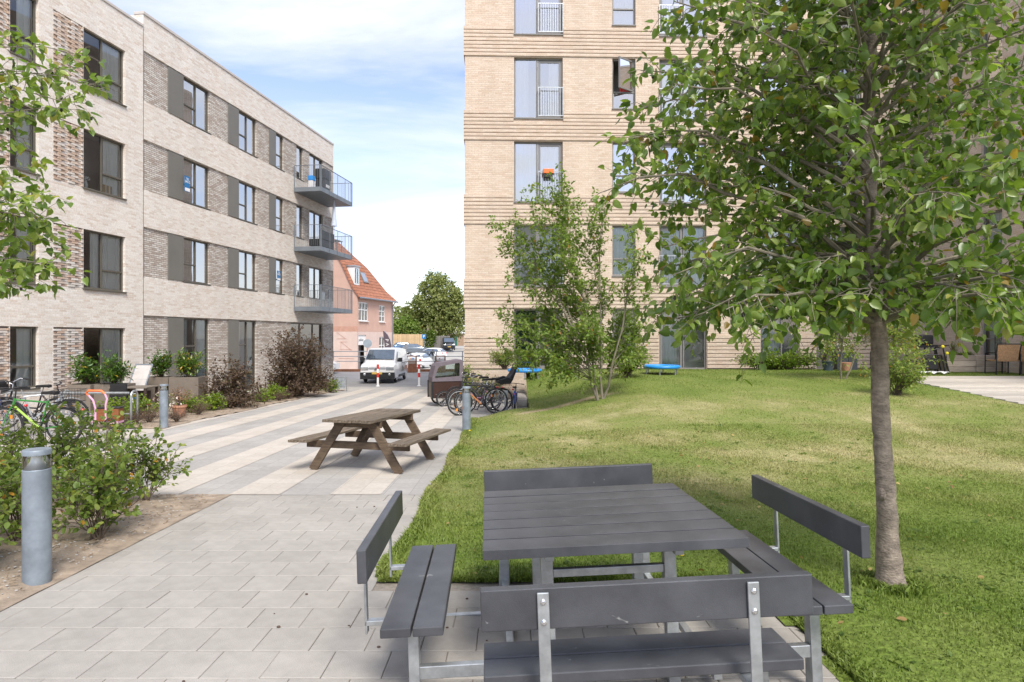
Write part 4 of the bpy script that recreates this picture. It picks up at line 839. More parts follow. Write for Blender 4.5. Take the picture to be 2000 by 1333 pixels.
def bollard(x, Y, label, dz=0):
    o = thing('bollard_lamp', label, 'bollard lamp', (x, Y, G(Y)+dz), 0, 'grey cylinder bollard lamps')
    b = MB(); b.lathe([(.088,-.05),(.088,.80),(.084,.805)], 32); b.obj('post', M['galv_blue'], o, smooth=True)
    b = MB(); b.lathe([(.082,.806),(.07,.815),(.042,.855),(.03,.905)], 32); b.obj('reflector', M['refl'], o, smooth=True)
    b = MB(); b.lathe([(.085,.806),(.085,.905)], 32); b.obj('lens', M['clear'], o, smooth=True)
    b = MB(); b.lathe([(.09,.906),(.09,.935),(.085,.943)], 32); b.obj('cap', M['galv_blue'], o, smooth=True); return o
M['refl'] = mat('lamp_reflector', (.78,.78,.76), .3, .25, var=.05)
M['clear'] = glassmat('clear_plastic', (.95,.97,.95), base=.03)
bollard(-3.40, 4.58, 'grey bollard lamp among the shrubs at the left foreground', .02); bollard(-7.67, 14.1, 'grey bollard lamp by the terracotta pot and brown grasses', .02); bollard(-.96, 13.5, 'grey bollard lamp at the lawn edge in front of the bicycles')
# ------------------------------------------------------------------ bicycles
def bike(label, loc, rz, col, wr=.34, s=1.0, step=False, name='bicycle', guard=None, rack=False, basket=None, child=False, lean=0, down=None, metal=.3, group=None, bar='flat'):
    o = thing(name, label, 'bicycle', loc, rz, group); o.rotation_euler = (R(lean), 0, rz); o.scale = (s,)*3
    fr = mat('frame_paint', col, .3, metal, var=.05, coat=.6); dn = mat('down_tube_paint', down, .3, .1, coat=.5) if down else fr
    ra = Vector((0,0,wr)); fa = Vector((1.06,0,wr)); bb = Vector((.43,0,.28)); st = Vector((.27,0,.80)); ht = Vector((.86,0,.84)); hb = Vector((.90,0,.71))
    b = MB(); t = lambda a,c,r=.016: b.tube([a,c], r, 8)
    t(bb, st, .017)
    if step: b.tube([hb, hb*.55+bb*.45+Vector((-.03,0,-.04)), Vector((.37,0,.45))], .018, 8)
    else: t(ht-Vector((0,0,.03)), st-Vector((0,0,.04)), .016)
    for y in (-.05,.05): t(ra+Vector((0,y,0)), bb+Vector((0,y*.5,0)), .009); t(ra+Vector((0,y,0)), st+Vector((0,y*.3,-.06)), .008)
    t(ht, hb, .021); b.obj('frame', fr, o, smooth=True)
    b = MB(); b.tube([hb, bb], .021, 8); b.obj('down_tube', dn, o, smooth=True)
    b = MB()
    for y in (-.055,.055): b.tube([hb+Vector((0,y,-.03)), (hb+fa)/2+Vector((.005,y,0)), fa+Vector((0,y,0))], .012, 6)
    b.tube([hb+Vector((0,-.055,-.03)), hb+Vector((0,.055,-.03))], .014, 6); b.obj('fork', fr if not step else M['black'], o, smooth=True)
    for c in (ra, fa):
        q = MB(); q.torus((0,0,0),(0,1,0),wr-.022,.022,36,8); w = q.obj('wheel', M['rubber'], o, smooth=True, loc=c)
        q = MB(); q.torus((0,0,0),(0,1,0),wr-.052,.010,36,6); q.obj('rim', M['steel'], w, smooth=True)
        q = MB(); n = 20
        for i in range(n):
            a = 2*PI*i/n; sd = .025 if i % 2 else -.025; q.tube([(.02*math.cos(a+1.2),sd,.02*math.sin(a+1.2)),((wr-.055)*math.cos(a),0,(wr-.055)*math.sin(a))], .0016, 3, cap=False)
        q.tube([(0,-.045,0),(0,.045,0)], .018, 8); q.obj('spokes', M['steel'], w)
    q = MB(); q.tube([bb+Vector((0,-.06,0)), bb+Vector((0,.06,0))], .02, 8); q.torus(bb+Vector((0,-.05,0)),(0,1,0),.085,.008,20,4); q.bar(bb+Vector((0,-.07,0)), bb+Vector((.10,-.07,-.13)), .012,.02); q.bar(bb+Vector((0,.07,0)), bb+Vector((-.10,.07,.13)), .012,.02); q.box(bb.x+.06,bb.x+.15,-.17,-.08,.13,.15); q.box(bb.x-.15,bb.x-.06,.08,.17,.41,.43); q.torus(ra+Vector((0,-.05,0)),(0,1,0),.045,.008,14,4)
    q.tube([bb+Vector((0,-.05,.085)), ra+Vector((0,-.05,.045))], .004, 4); q.tube([bb+Vector((0,-.05,-.085)), ra+Vector((0,-.05,-.045))], .004, 4); q.obj('crankset', M['black'], o)
    q = MB(); q.tube([st, st+Vector((-.035,0,.13))], .013, 8); q.obj('seat_post', M['steel'], o, smooth=True)
    q = MB(); sx, sz = .235, .95
    prof = [(-.13,.075,0),(-.10,.085,.012),(-.03,.06,.010),(.06,.028,.004),(.14,.02,0),(.155,.012,-.012)]; vs = []
    for x,w,z in prof: vs += [(sx+x,-w,sz+z),(sx+x,0,sz+z+.012),(sx+x,w,sz+z),(sx+x,w*.8,sz+z-.045),(sx+x,-w*.8,sz+z-.045)]
    q.add(vs, [(i*5+j,i*5+(j+1)%5,i*5+5+(j+1)%5,i*5+5+j) for i in range(5) for j in range(5)]+[(4,3,2,1,0),(25,26,27,28,29)]); q.obj('saddle', M['black'], o, smooth=True)
    q = MB(); q.tube([ht, ht+Vector((-.02,0,.14)), ht+Vector((.05,0,.17))], .013, 8); hx, hz = ht.x+.05, ht.z+.17
    if bar == 'flat': q.tube([(hx-.05,-.29,hz),(hx,-.05,hz),(hx,.05,hz),(hx-.05,.29,hz)], .011, 8)
    else: q.tube([(hx-.22,-.28,hz+.05),(hx-.08,-.24,hz+.07),(hx,-.08,hz),(hx,.08,hz),(hx-.08,.24,hz+.07),(hx-.22,.28,hz+.05)], .011, 8)
    h = q.obj('handlebar', M['steel'] if bar != 'flat' else M['black'], o, smooth=True); q = MB()
    for y in (-1,1):
        if bar == 'flat': q.tube([(hx-.03,y*.17,hz),(hx-.05,y*.29,hz)], .016, 8)
        else: q.tube([(hx-.10,y*.255,hz+.068),(hx-.23,y*.28,hz+.048)], .017, 8)
    q.obj('grip', M['rubber'], h, smooth=True)
    if guard:
        for c, a0, a1 in ((ra, 20, 190), (fa, 40, 150)):
            q = MB(); n = 12; vs = []
            for i in range(n+1):
                a = R(a0+(a1-a0)*i/n); 
                for y in (-.03,.03): vs.append((c.x+(wr+.025)*math.cos(a), y, c.z+(wr+.025)*math.sin(a)))
            q.add(vs, [(2*i,2*i+1,2*i+3,2*i+2) for i in range(n)]); m = q.obj('mudguard', guard, o, smooth=True); m.modifiers.new('t','SOLIDIFY').thickness = .006
    if rack or basket == 'rear' or child:
        q = MB()
        for y in (-.06,.06): q.tube([(.22,y,.76),(-.28,y,.76),(-.02,y*1.2,wr)], .006, 5)
        for x in (-.25,-.1,.05,.18): q.tube([(x,-.06,.76),(x,.06,.76)], .005, 5)
        q.obj('carrier', M['black'], o)
    if basket:
        bx0, by, z0 = ((-.30,.15,.77) if basket == 'rear' else (1.0,.17,.80)); bw = .40 if basket == 'rear' else .28; q = MB()
        for z in (z0, z0+.11, z0+.22):
            e = .02*(z-z0)/.22; q.tube([(bx0-e,-by-e,z),(bx0+bw+e,-by-e,z),(bx0+bw+e,by+e,z),(bx0-e,by+e,z),(bx0-e,-by-e,z)], .004, 4)
        for i in range(9):
            x = bx0+bw*i/8
            for y in (-by,by): q.tube([(x,y,z0),(x,y*1.1,z0+.22)], .003, 3)
            y = -by+2*by*i/8
            for x in (bx0,bx0+bw): q.tube([(x,y,z0),(x,y*1.1,z0+.22)], .003, 3)
            q.tube([(bx0,-by+2*by*i/8,z0),(bx0+bw,-by+2*by*i/8,z0)], .003, 3)
        q.obj('basket', M['black'], o)
        if basket == 'bag':
            q = MB(); q.box(bx0+.01,bx0+bw-.01,-by+.01,by-.01,z0+.01,z0+.26); q.obj('basket_bag', M['black'], o, bevel=.03)
    if child:
        q = MB(); pr = [(.10,.80),(.16,.86),(.02,.90),(-.14,.93),(-.26,1.08),(-.38,1.34),(-.45,1.34),(-.36,1.10),(-.26,.86),(-.05,.80)]
        q.prism(pr, lambda a,z,t: (a,-.15+.30*t,z)); q.prism([(.10,.80),(.16,.92),(-.1,1.0),(-.26,.95),(-.2,.80)], lambda a,z,t: (a,-.19+.04*t,z)); q.prism([(.10,.80),(.16,.92),(-.1,1.0),(-.26,.95),(-.2,.80)], lambda a,z,t: (a,.15+.04*t,z)); q.obj('child_seat', M['black'], o, bevel=.02)
    for x, mm, z in ((-.34 if guard else -.05, M['red_lens'], .62 if guard else .72),):
        q = MB(); q.ball((x,0,z),.03,.035,.03); q.obj('rear_light', mm, o, smooth=True)
    for c, a in ((ra,.9),(fa,2.2),(fa,5.1)):
        q = MB(); q.box(c.x+.2*math.cos(a)-.02,c.x+.2*math.cos(a)+.02,-.012,.012,c.z+.2*math.sin(a)-.035,c.z+.2*math.sin(a)+.035); q.obj('reflector', M['amber'], o)
    q = MB(); q.tube([(.30,.06,.3),(.22,.17,.0)], .008, 6); q.obj('kickstand', M['black'], o)
    return o
LG = 'bicycles parked at the left rack'; RG = 'bicycles parked by the stone wall'
bike('green framed bicycle with a rear wire basket behind the foreground shrubs', (-8.10, 11.6, G(11.6)), R(181), (.04,.25,.04), guard=M['black'], basket='rear', lean=-3, down=(.35,.55,.08), group=LG)
bike('silver bicycle with grey mudguards leaning by the pink cargo bike', (-10.22, 12.95, G(12.95)), R(30), (.55,.57,.60), guard=M['galv'], rack=True, lean=4, metal=.6, group=LG)
bike('black city bicycle carrying a black bag at its front', (-9.95, 14.0, G(14)), R(188), (.02,.02,.025), step=True, guard=M['black'], basket='bag', rack=True, lean=-4, bar='city', group=LG)
bike('dark blue bicycle at the very left edge behind the shrubs', (-9.9, 12.6, G(12.6)), R(172), (.03,.05,.12), rack=True, guard=M['black'], lean=3, bar='city', group=LG)
bike('black mountain bicycle with copper orange frame behind the right bollard', (-.42, 17.35, G(17.35)), R(-155), (.02,.02,.022), wr=.35, lean=4, down=(.65,.26,.09), group=RG)
bike('dark grey city bicycle with black child seat by the stone wall', (-.30, 17.95, G(17.95)), R(-158), (.10,.10,.11), guard=M['galv'], child=True, lean=-3, bar='city', group=RG)
bike('small pink bicycle in the middle of the right bicycle cluster', (-.55, 18.45, G(18.45)), R(-162), (.62,.28,.42), wr=.32, s=.8, step=True, lean=3, group=RG)
bike('black bicycle parked furthest back beside the cargo bike', (-.62, 19.0, G(19)), R(-160), (.05,.05,.055), guard=M['black'], rack=True, lean=-3, bar='city', group=RG)
bike("child's blue bicycle seen from behind at the end of the stone wall", (.0, 17.1, G(17.1)), R(86), (.02,.10,.45), wr=.34, s=.78, lean=5, group=RG)
# hooded cargo tricycle
def cargo():
    o = thing('cargo_tricycle', 'brown wooden box cargo tricycle with a dark fabric rain hood', 'cargo bike', (-2.12, 20.2, G(20.2)), R(198))
    wood = mat('brown_plywood', (.05,.024,.018), .4, var=.15, vscale=3, coat=.3); cloth = mat('hood_cloth', (.15,.125,.14), .85, var=.12, vscale=8, bump=.4, bscale=12)
    x0,x1,y0,z0,z1 = -.46,.46,.33,.26,.78
    b = MB(); b.box(x0,x1,-y0,-y0+.02,z0,z1); b.box(x0,x1,y0-.02,y0,z0,z1); b.box(x0,x0+.02,-y0+.02,y0-.02,z0,z1); b.box(x1-.02,x1,-y0+.02,y0-.02,z0,z1); b.box(x0+.02,x1-.02,-y0+.02,y0-.02,z0,z0+.02); b.obj('box', wood, o, bevel=.006)
    b = MB(); b.box(x1,x1+.012,-.24,.24,z0+.05,z1-.04); b.obj('front_panel', M['fibre'], o)
    for sx,sy in ((x0,-y0),(x0,y0),(x1,-y0),(x1,y0)):
        b = MB(); b.box(sx-.03,sx+.03,sy-.018,sy+.018,z0-.01,z1+.01); b.obj('corner_trim', M['black'], o, bevel=.005)
    outer = [(x1+.01,z1),(x1+.0,z1+.12),(x1-.10,z1+.46),(x1-.20,z1+.56),(x0+.02,z1+.66),(x0-.04,z1+.60),(x0-.02,z1)]
    inner = [(x1-.08,z1+.11),(x1-.09,z1+.16),(x1-.17,z1+.41),(x1-.24,z1+.47),(x0+.09,z1+.57),(x0+.06,z1+.54),(x0+.07,z1+.16)]
    n = len(outer); b = MB()
    for y in (-y0-.01, y0+.01): b.add([(x,y,z) for x,z in outer]+[(x,y,z) for x,z in inner], [(i,(i+1)%n,n+(i+1)%n,n+i) for i in range(n)])
    for (xa,za),(xb,zb) in list(zip(outer,outer[1:]))[1:]: b.quad((xa,-y0-.01,za),(xb,-y0-.01,zb),(xb,y0+.01,zb),(xa,y0+.01,za))
    h = b.obj('rain_hood', cloth, o); h.modifiers.new('t','SOLIDIFY').thickness = .012
    for y in (-y0-.005, y0+.005):
        b = MB(); b.add([(x,y,z) for x,z in inner],[tuple(range(n))]); b.obj('hood_window', M['clear_film'], o)
    b = MB(); b.quad((x1+.008,-y0,z1),(x1+.008,y0,z1),(x1,y0,z1+.12),(x1,-y0,z1+.12)); b.obj('hood_skirt', cloth, o)
    b = MB(); b.box(-.3,-.02,-.22,.22,.5,.54); b.box(-.34,-.30,-.22,.22,.5,1.0); b.obj('bench_seat', M['black'], o, bevel=.02)
    for (c, r) in (((.12,-.42,.25),.25),((.12,.42,.25),.25),((-1.25,0,.30),.30)):
        q = MB(); q.torus((0,0,0),(0,1,0),r-.024,.024,30,8); w = q.obj('wheel', M['rubber'], o, smooth=True, loc=c); q = MB(); q.torus((0,0,0),(0,1,0),r-.055,.011,30,6)
        for i in range(18):
            a = 2*PI*i/18; q.tube([(0,.02 if i%2 else -.02,0),((r-.06)*math.cos(a),0,(r-.06)*math.sin(a))], .0018, 3, cap=False)
        q.tube([(0,-.06,0),(0,.06,0)], .022, 8); q.obj('spokes', M['steel'], w)
    q = MB(); q.tube([(.12,-.42,.25),(.12,.42,.25)], .018, 8); q.tube([(x0,0,.30),(-.75,0,.28),(-1.25,.05,.30)], .022, 8); q.tube([(-.75,0,.28),(-.92,0,.80)], .018, 8); q.tube([(-.88,0,.66),(-1.25,.05,.30)], .01, 6); q.tube([(x0,-.2,.78),(x0-.12,-.2,1.02)], .014, 6); q.tube([(x0,.2,.78),(x0-.12,.2,1.02)], .014, 6); q.tube([(x0-.12,-.33,1.02),(x0-.12,.33,1.02)], .014, 8); q.obj('frame', M['black'], o, smooth=True)
    q = MB(); q.ball((-.95,0,.90),.14,.10,.05); q.obj('saddle', M['black'], o, smooth=True)
    q = MB(); q.box(x0-.04,x0-.005,y0-.06,y0,.58,.66); q.obj('side_light', M['amber'], o)
    for i in range(3):
        q = MB(); q.ball((x1-.12-.1*i, y0+.004, z0+.12),.012,.006,.012,8,5); q.obj('bolt', M['steel'], o)
M['clear_film'] = glassmat('clear_film', (.8,.86,.84), base=.08, rough=.12)
cargo()
# pink child's cargo bike
def pink():
    o = thing('child_cargo_bike', 'small pink cargo bike with wooden box and orange handle by the left rack', 'cargo bike', (-9.22, 13.9, G(13.9)), R(8)); o.scale = (.74,)*3
    pk = mat('pink_paint', (.72,.40,.55), .4, var=.05, coat=.4); wd = mat('varnished_wood', (.23,.085,.03), .5, var=.25, vscale=6, stretch=(1,1,6))
    q = MB(); q.torus((0,0,0),(0,1,0),.17,.022,26,8); w = q.obj('wheel', M['rubber'], o, smooth=True, loc=(0,0,.19)); q = MB(); q.torus((0,0,0),(0,1,0),.14,.012,26,6)
    for i in range(12): a = 2*PI*i/12; q.tube([(0,0,0),(.14*math.cos(a),0,.14*math.sin(a))], .004, 4)
    q.obj('rim', M['white_paint'], w)
    for y in (-.24,.24):
        q = MB(); q.torus((0,0,0),(0,1,0),.15,.022,26,8); q.obj('wheel', M['rubber'], o, smooth=True, loc=(.72,y,.17))
    q = MB(); q.tube([(0,.05,.19),(.16,.05,.36),(.22,0,.50)], .02, 8); q.tube([(0,-.05,.19),(.16,-.05,.36)], .02, 8); q.tube([(0,0,.20),(.3,0,.22),(.85,0,.20)], .026, 8); q.tube([(.3,-.18,.18),(.3,-.18,.62),(.24,-.19,.86),(.12,-.19,1.0)], .028, 8); q.tube([(.58,-.18,.18),(.58,-.18,.74),(.62,-.19,.9),(.56,-.19,1.04)], .028, 8); q.box(.28,.92,-.2,.2,.17,.23); q.obj('frame', pk, o, smooth=True)
    q = MB(); n = 10; vs = []
    for i in range(n+1):
        a = R(30+150*i/n)
        for y in (-.045,.045): vs.append((.22*math.cos(a),y,.19+.22*math.sin(a)))
    q.add(vs,[(2*i,2*i+1,2*i+3,2*i+2) for i in range(n)]); m = q.obj('mudguard', pk, o, smooth=True); m.modifiers.new('t','SOLIDIFY').thickness = .01
    q = MB(); q.tube([(.12,-.19,1.0),(.05,-.19,1.06),(.12,-.19,1.14),(.46,-.19,1.13),(.56,-.19,1.04)], .034, 8); q.obj('push_handle', M['orange_plastic'], o, smooth=True)
    q = MB(); q.box(.31,.92,-.17,.17,.232,.60); q.obj('box', wd, o, bevel=.01); q = MB(); q.box(.30,.94,-.185,.185,.602,.64); q.obj('box_cover', M['black'], o, bevel=.015)
    q = MB(); q.tube([(.02,0,.36),(-.04,0,.60)], .014, 8); q.ball((-.06,0,.63),.09,.06,.03); q.obj('saddle', M['black'], o, smooth=True)
    q = MB(); q.ball((-.20,0,.36),.02,.03,.03); q.obj('rear_light', M['red_lens'], o)
pink()
# racks
rk = thing('bicycle_rack', 'long grey tube bicycle rack in front of the planters', 'bicycle rack', (0, 14.55, G(14.55)))
b = MB(); b.tube([(-11.6,0,.74),(-8.7,0,.74)], .03, 8); b.obj('top_tube', M['galv'], rk, smooth=True); b = MB(); b.tube([(-11.6,.1,.25),(-8.7,.1,.25)], .022, 8); b.obj('low_tube', M['galv'], rk, smooth=True)
b = MB(); pts = [(0,0,0)]+[(0,.12-.12*math.cos(a),.66+.12*math.sin(a)) for a in [PI*i/8 for i in range(9)]]+[(0,.24,0)]; b.tube(pts, .026, 8); me = b.mesh('hoop', M['galv'], True)
for x in (-11.5,-10.2,-8.66): link(me, 'hoop', rk, loc=(x,0,0))
rk = thing('bicycle_rack', 'low rectangular steel rack with a pierced panel at the block corner', 'bicycle rack', (at(655,27.6), 27.6, G(27.6)), R(2))
b = MB(); b.tube([(.48,0,0),(.48,0,.62),(-1.5,0,.62),(-1.5,0,0)], .022, 8); b.tube([(-1.5,0,.12),(.48,0,.12)], .016, 8); b.obj('hoop', M['galv'], rk, smooth=True)
pm = mat('pierced_panel', (.34,.37,.40), .5, .4, var=.25, vscale=7); b = MB(); b.box(-1.47,.42,-.006,.006,.15,.59); b.obj('panel', pm, rk)
rk = thing('bicycle_rack', 'upright grey wheel stand between the bicycles and the stone wall', 'bicycle rack', (-.16, 17.6, G(17.6)))
b = MB(); b.box(-.05,.05,-.03,.03,0,.62); b.obj('post', M['galv'], rk, bevel=.01); b = MB()
for i in range(6): b.torus((-.12-.10*i,.35,.42),(1,0,0),.16,.008,20,5)
b.tube([(.0,.35,.26),(-.75,.35,.26)], .02, 8); b.obj('wheel_hoops', M['steel'], rk, smooth=True)
# ------------------------------------------------------------------ stone retaining wall
sw = thing('retaining_wall', 'low rough stone block wall between the bicycles and the lawn', 'wall')
sm_ = {}
y = 17.55
while y < 21.8:
    w = random.uniform(.42,.58)
    for r in range(2):
        b = MB(); h = .20; z0 = G(y)-.02+r*.20
        b.box(-.13,.13,-w/2+.006,w/2-.006,0,h-.008)
        b.obj('stone', M['stone'], sw, bevel=.012, loc=(.30+random.uniform(-.012,.012), y+w/2+(random.uniform(-.03,.03) if r else 0), z0))
    y += w
kb = kind(MB().add([], []).obj('kerb_strip', M['stone']) if False else sheet('kerb_strip', -1.0, .16, 16.12, 16.30, 1.16, .18, lambda x, y: G(y)+.02, M['paver'], k=None), 'structure')
# ------------------------------------------------------------------ terrace things on the left
def planter(px0, px1, Y, ztop, label):
    x0, x1 = at(px0,Y), at(px1,Y); o = thing('planter_box', label, 'planter', ((x0+x1)/2, Y+.3, G(Y)), R(4), 'brown fibre planter boxes'); w = (x1-x0)/2; h = ztop-G(Y)
    b = MB(); t = .03; b.box(-w,w,-.3,-.3+t,0,h); b.box(-w,w,.3-t,.3,0,h); b.box(-w,-w+t,-.3+t,.3-t,0,h); b.box(w-t,w,-.3+t,.3-t,0,h); b.obj('box', M['fibre'], o, bevel=.008)
    b = MB(); b.box(-w+t,w-t,-.3+t,.3-t,0,h-.07); b.obj('earth', M['soil'], o)
    return o, ((x0+x1)/2, Y+.3, ztop-.07), w
PL = [planter(130,174,17.0,.36,'brown planter box at the left end of the terrace row'), planter(176,240,17.2,.35,'brown planter box behind the pink cargo bike'), planter(284,326,19.4,.40,'brown planter box right of the folded deck chairs'), planter(329,385,19.4,.40,'brown planter box behind the terracotta pot')]
def deck_chairs():
    cl = mat('chair_mesh', (.55,.52,.50), .85)
    for i, lab in enumerate(('folded deck chair with pale mesh at the front of the stack', 'folded deck chair leaning second in the stack', 'folded deck chair leaning against the brick wall at the back')):
        o = thing('deck_chair', lab, 'deck chair', (at(262,18.2)-.10*i, 18.2+.16*i, G(18.2)+.45), R(-12), 'folded deck chairs stacked on the terrace'); o.rotation_euler = (R(-24), 0, R(-12))
        b = MB()
        for x in (-.27,.27): b.tube([(x,0,0),(x,0,.95)], .016, 8)
        for z in (.02,.48,.93): b.tube([(-.27,0,z),(.27,0,z)], .013, 8)
        for x in (-.24,.24): b.tube([(x,.05,-.2),(x,.06,.5)], .014, 8)
        b.obj('frame', M['rail_grey'], o, smooth=True); b = MB(); b.box(-.25,.25,-.012,-.004,.06,.90); b.obj('mesh_seat', cl, o)
deck_chairs()
tb = thing('garden_table', 'dark brown garden table in front of the folded deck chairs', 'table', (at(258,17.4), 17.5, G(17.4)), R(3)); dw = mat('dark_table', (.055,.035,.028), .6)
b = MB(); b.box(-.5,.5,-.35,.35,.70,.74); b.obj('tabletop', M['fibre'], tb, bevel=.01)
for x in (-.45,.45):
    for y in (-.3,.3): b = MB(); b.box(x-.03,x+.03,y-.03,y+.03,0,.699); b.obj('leg', dw, tb)
b = MB(); b.box(-.44,.44,-.01,.01,.3,.62); b.obj('apron', dw, tb)
ch = thing('garden_chair', 'black woven garden chair beside the brown planter', 'chair', (at(246,17.0), 16.9, G(17)), R(180)); b = MB(); b.box(-.22,.22,-.22,.22,.40,.45); b.obj('seat', M['black'], ch, bevel=.01); b = MB(); b.box(-.22,.22,.20,.24,.45,.86); b.obj('backrest', M['black'], ch, bevel=.01)
for x in (-.19,.19):
    for y in (-.19,.19): b = MB(); b.box(x-.02,x+.02,y-.02,y+.02,0,.399); b.obj('leg', M['black'], ch)
kc = thing('child_chair', 'small white metal chair with colourful woven seat by the brown grasses', 'chair', (at(279,16.2), 16.2, G(16.2)), R(100)); b = MB()
for x in (-.15,.15): b.tube([(x,-.16,0),(x,-.16,.34),(x,.16,.34),(x,.20,.62)], .012, 8); b.tube([(x,.16,.34),(x,.18,0)], .012, 8)
b.tube([(-.15,.20,.62),(.15,.20,.62)], .012, 8); b.obj('frame', M['white_paint'], kc, smooth=True)
for i, mm in enumerate((M['red_paint'], M['blue'], M['amber'], M['white_plastic'], M['red_paint'])):
    b = MB(); b.box(-.15,.15,-.15+.06*i,-.10+.06*i,.345,.36); b.obj('seat_strip', mm, kc)
    if i < 3: b = MB(); b.box(-.15,.15,.165+.012*i,.18+.012*i,.42+.06*i,.47+.06*i); b.obj('back_strip', mm, kc)
pt = thing('terracotta_pot', 'terracotta flower pot standing right of the bollard by the planters', 'flower pot', (at(350,16.6), 16.6, G(16.6))); b = MB(); b.lathe([(.12,0),(.17,.24),(.175,.25),(.19,.25),(.19,.30),(.165,.30),(.155,.25)], 20); b.obj('pot', M['terracotta'], pt, smooth=True)
# balcony belongings
def on_balcony(name, label, cat, x, y, z, rz=0): p = L2W(x, y, z); return thing(name, label, cat, p, LROT+rz)
o = on_balcony('barbecue_grill', 'dark covered grill on the top balcony', 'grill', 34.0, -.7, 9.05); b = MB(); b.box(-.35,.35,-.25,.25,.1,.75); b.obj('cabinet', M['black'], o, bevel=.02); b = MB(); b.box(-.4,.4,-.28,.28,.752,1.3); b.obj('lid', M['black'], o, bevel=.06); b = MB(); b.box(-.2,.2,-.262,-.252,.35,.5); b.obj('label_strip', M['white_plastic'], o)
o = on_balcony('shopping_bag', 'blue and white bag at the left end of the top balcony', 'bag', 32.5, -.8, 9.06); b = MB(); b.box(-.16,.16,-.12,.12,0,.35); b.obj('body', M['white_plastic'], o, bevel=.02); b = MB(); b.box(-.17,.17,-.13,.13,.351,.6); b.obj('top', M['blue'], o, bevel=.03)
o = on_balcony('sofa', 'dark woven sofa on the middle balcony', 'sofa', 33.2, -1.0, 6.11); b = MB(); b.box(-.8,.8,-.3,.3,.05,.40); b.obj('seat', M['black'], o, bevel=.03); b = MB(); b.box(-.8,.8,-.33,-.22,.401,.85); b.obj('backrest', M['black'], o, bevel=.02)
o = on_balcony('parasol', 'closed pale blue parasol rising from the middle balcony', 'parasol', 34.35, -1.15, 6.11); b = MB(); b.tube([(0,0,0),(0,0,2.6)], .02, 8); b.obj('pole', M['white_paint'], o); b = MB(); b.lathe([(.16,1.35),(.14,1.5),(.10,2.0),(.04,2.65),(.015,2.8)], 14); b.obj('canopy', mat('parasol_cloth', (.50,.56,.66), .8), o, smooth=True)
b = MB(); b.lathe([(.2,0),(.2,.08),(.05,.1)], 14); b.obj('base', M['gravel'], o)
o = on_balcony('balcony_table', 'small grey table on the middle balcony', 'table', 35.2, -.8, 6.11); b = MB(); b.box(-.35,.35,-.3,.3,.68,.72); b.obj('tabletop', M['rail_grey'], o)
for x in (-.3,.3):
    for y in (-.25,.25): b = MB(); b.box(x-.02,x+.02,y-.02,y+.02,0,.679); b.obj('leg', M['rail_grey'], o)
o = on_balcony('balcony_chair', 'pale metal chair on the lowest balcony', 'chair', 34.4, -.7, 3.13); b = MB(); b.box(-.22,.22,-.2,.2,.42,.45); b.obj('seat', M['galv'], o); b = MB(); b.box(-.22,.22,.18,.21,.45,.85); b.obj('backrest', M['galv'], o)
for x in (-.2,.2):
    for y in (-.18,.18): b = MB(); b.box(x-.015,x+.015,y-.015,y+.015,0,.419); b.obj('leg', M['galv'], o)
o = on_balcony('vase', 'small white vase of pale flowers on a window sill of the near brick block', 'vase', 19.62, .215, 6.17); b = MB(); b.lathe([(.05,0),(.07,.08),(.045,.16),(.05,.2)], 12); b.obj('vase_body', M['white_plastic'], o, smooth=True); b = MB()
for i in range(16): a = i*2.4; b.ball((.17*math.cos(a)*(i/16)**.5, .05*math.sin(a), .28+.05*math.sin(i*1.7)), .028, .028, .028, 6, 4)
b.obj('flowers', M['white_paint'], o, smooth=True)
o = on_balcony('cardboard_box', 'pale cardboard box behind the lower right pane of a near window', 'box', 20.45, .23, 6.16); b = MB(); b.box(-.2,.2,-.04,.04,0,.26); b.obj('body', M['pale_timber'], o, bevel=.01)
# flower box hooked on a French window railing
def R2W(x, y, z): return Matrix.Translation(RB.location) @ Matrix.Rotation(RROT,4,'Z') @ Vector((x,y,z))
fb = thing('flower_box', 'orange flower box hooked on a second floor railing', 'flower box', R2W(2.98,-.13,T[2]-2.17+.98), RROT); b = MB(); b.box(-.19,.19,-.09,.07,0,.16); b.obj('box', M['orange_plastic'], fb, bevel=.015)
b = MB(); b.box(-.15,.15,-.06,.05,-.12,-.002); b.obj('tray', M['black'], fb)
# ------------------------------------------------------------------ things along the foot of the yellow block
def trampoline(x, Y, label, rz):
    o = thing('trampoline', label, 'trampoline', (x, Y, lawn_z(x,Y)), rz, 'small blue trampolines'); b = MB(); b.torus((0,0,.22),(0,0,1),.50,.05,32,8); b.obj('pad', M['blue'], o, smooth=True); b = MB(); b.lathe([(.46,.22),(.46,.224)], 32); b.obj('mat', M['black'], o)
    b = MB(); b.tube([(0,0,-.05),(0,0,.2)], .018, 8); me = b.mesh('leg', M['galv'])
    for i in range(6): link(me, 'leg', o, loc=(.48*math.cos(i*PI/3),.48*math.sin(i*PI/3),0))
trampoline(at(1292,19), 19, 'small blue trampoline on the lawn right of the young tree', .2); trampoline(at(1025,20.3), 20.3, 'small blue trampoline behind the left side of the young tree', .5)
M['planter_dark'] = mat('planter_dark', (.045,.05,.06), .6)
def lz(px, Y): return (at(px,Y), Y, lawn_z(at(px,Y),Y))
for px0, px1, lab, mm in ((1630,1650,'dark grey tall planter beside the hedge','frame_grey'), (1652,1668,'dark grey planter second from the hedge','frame_grey'), (1706,1722,'dark grey planter next to the tree trunk','frame_grey')):
    Y = 21.2; c = lz((px0+px1)/2, Y); w = (px1-px0)/F*Y/2*1.1; o = thing('garden_planter', lab, 'planter', c); b = MB(); b.box(-w,w,-.2,.2,0,.62); b.obj('box', M['planter_dark'], o, bevel=.015); b = MB(); b.box(-w+.03,w-.03,-.17,.17,.621,.63); b.obj('earth', M['soil'], o)
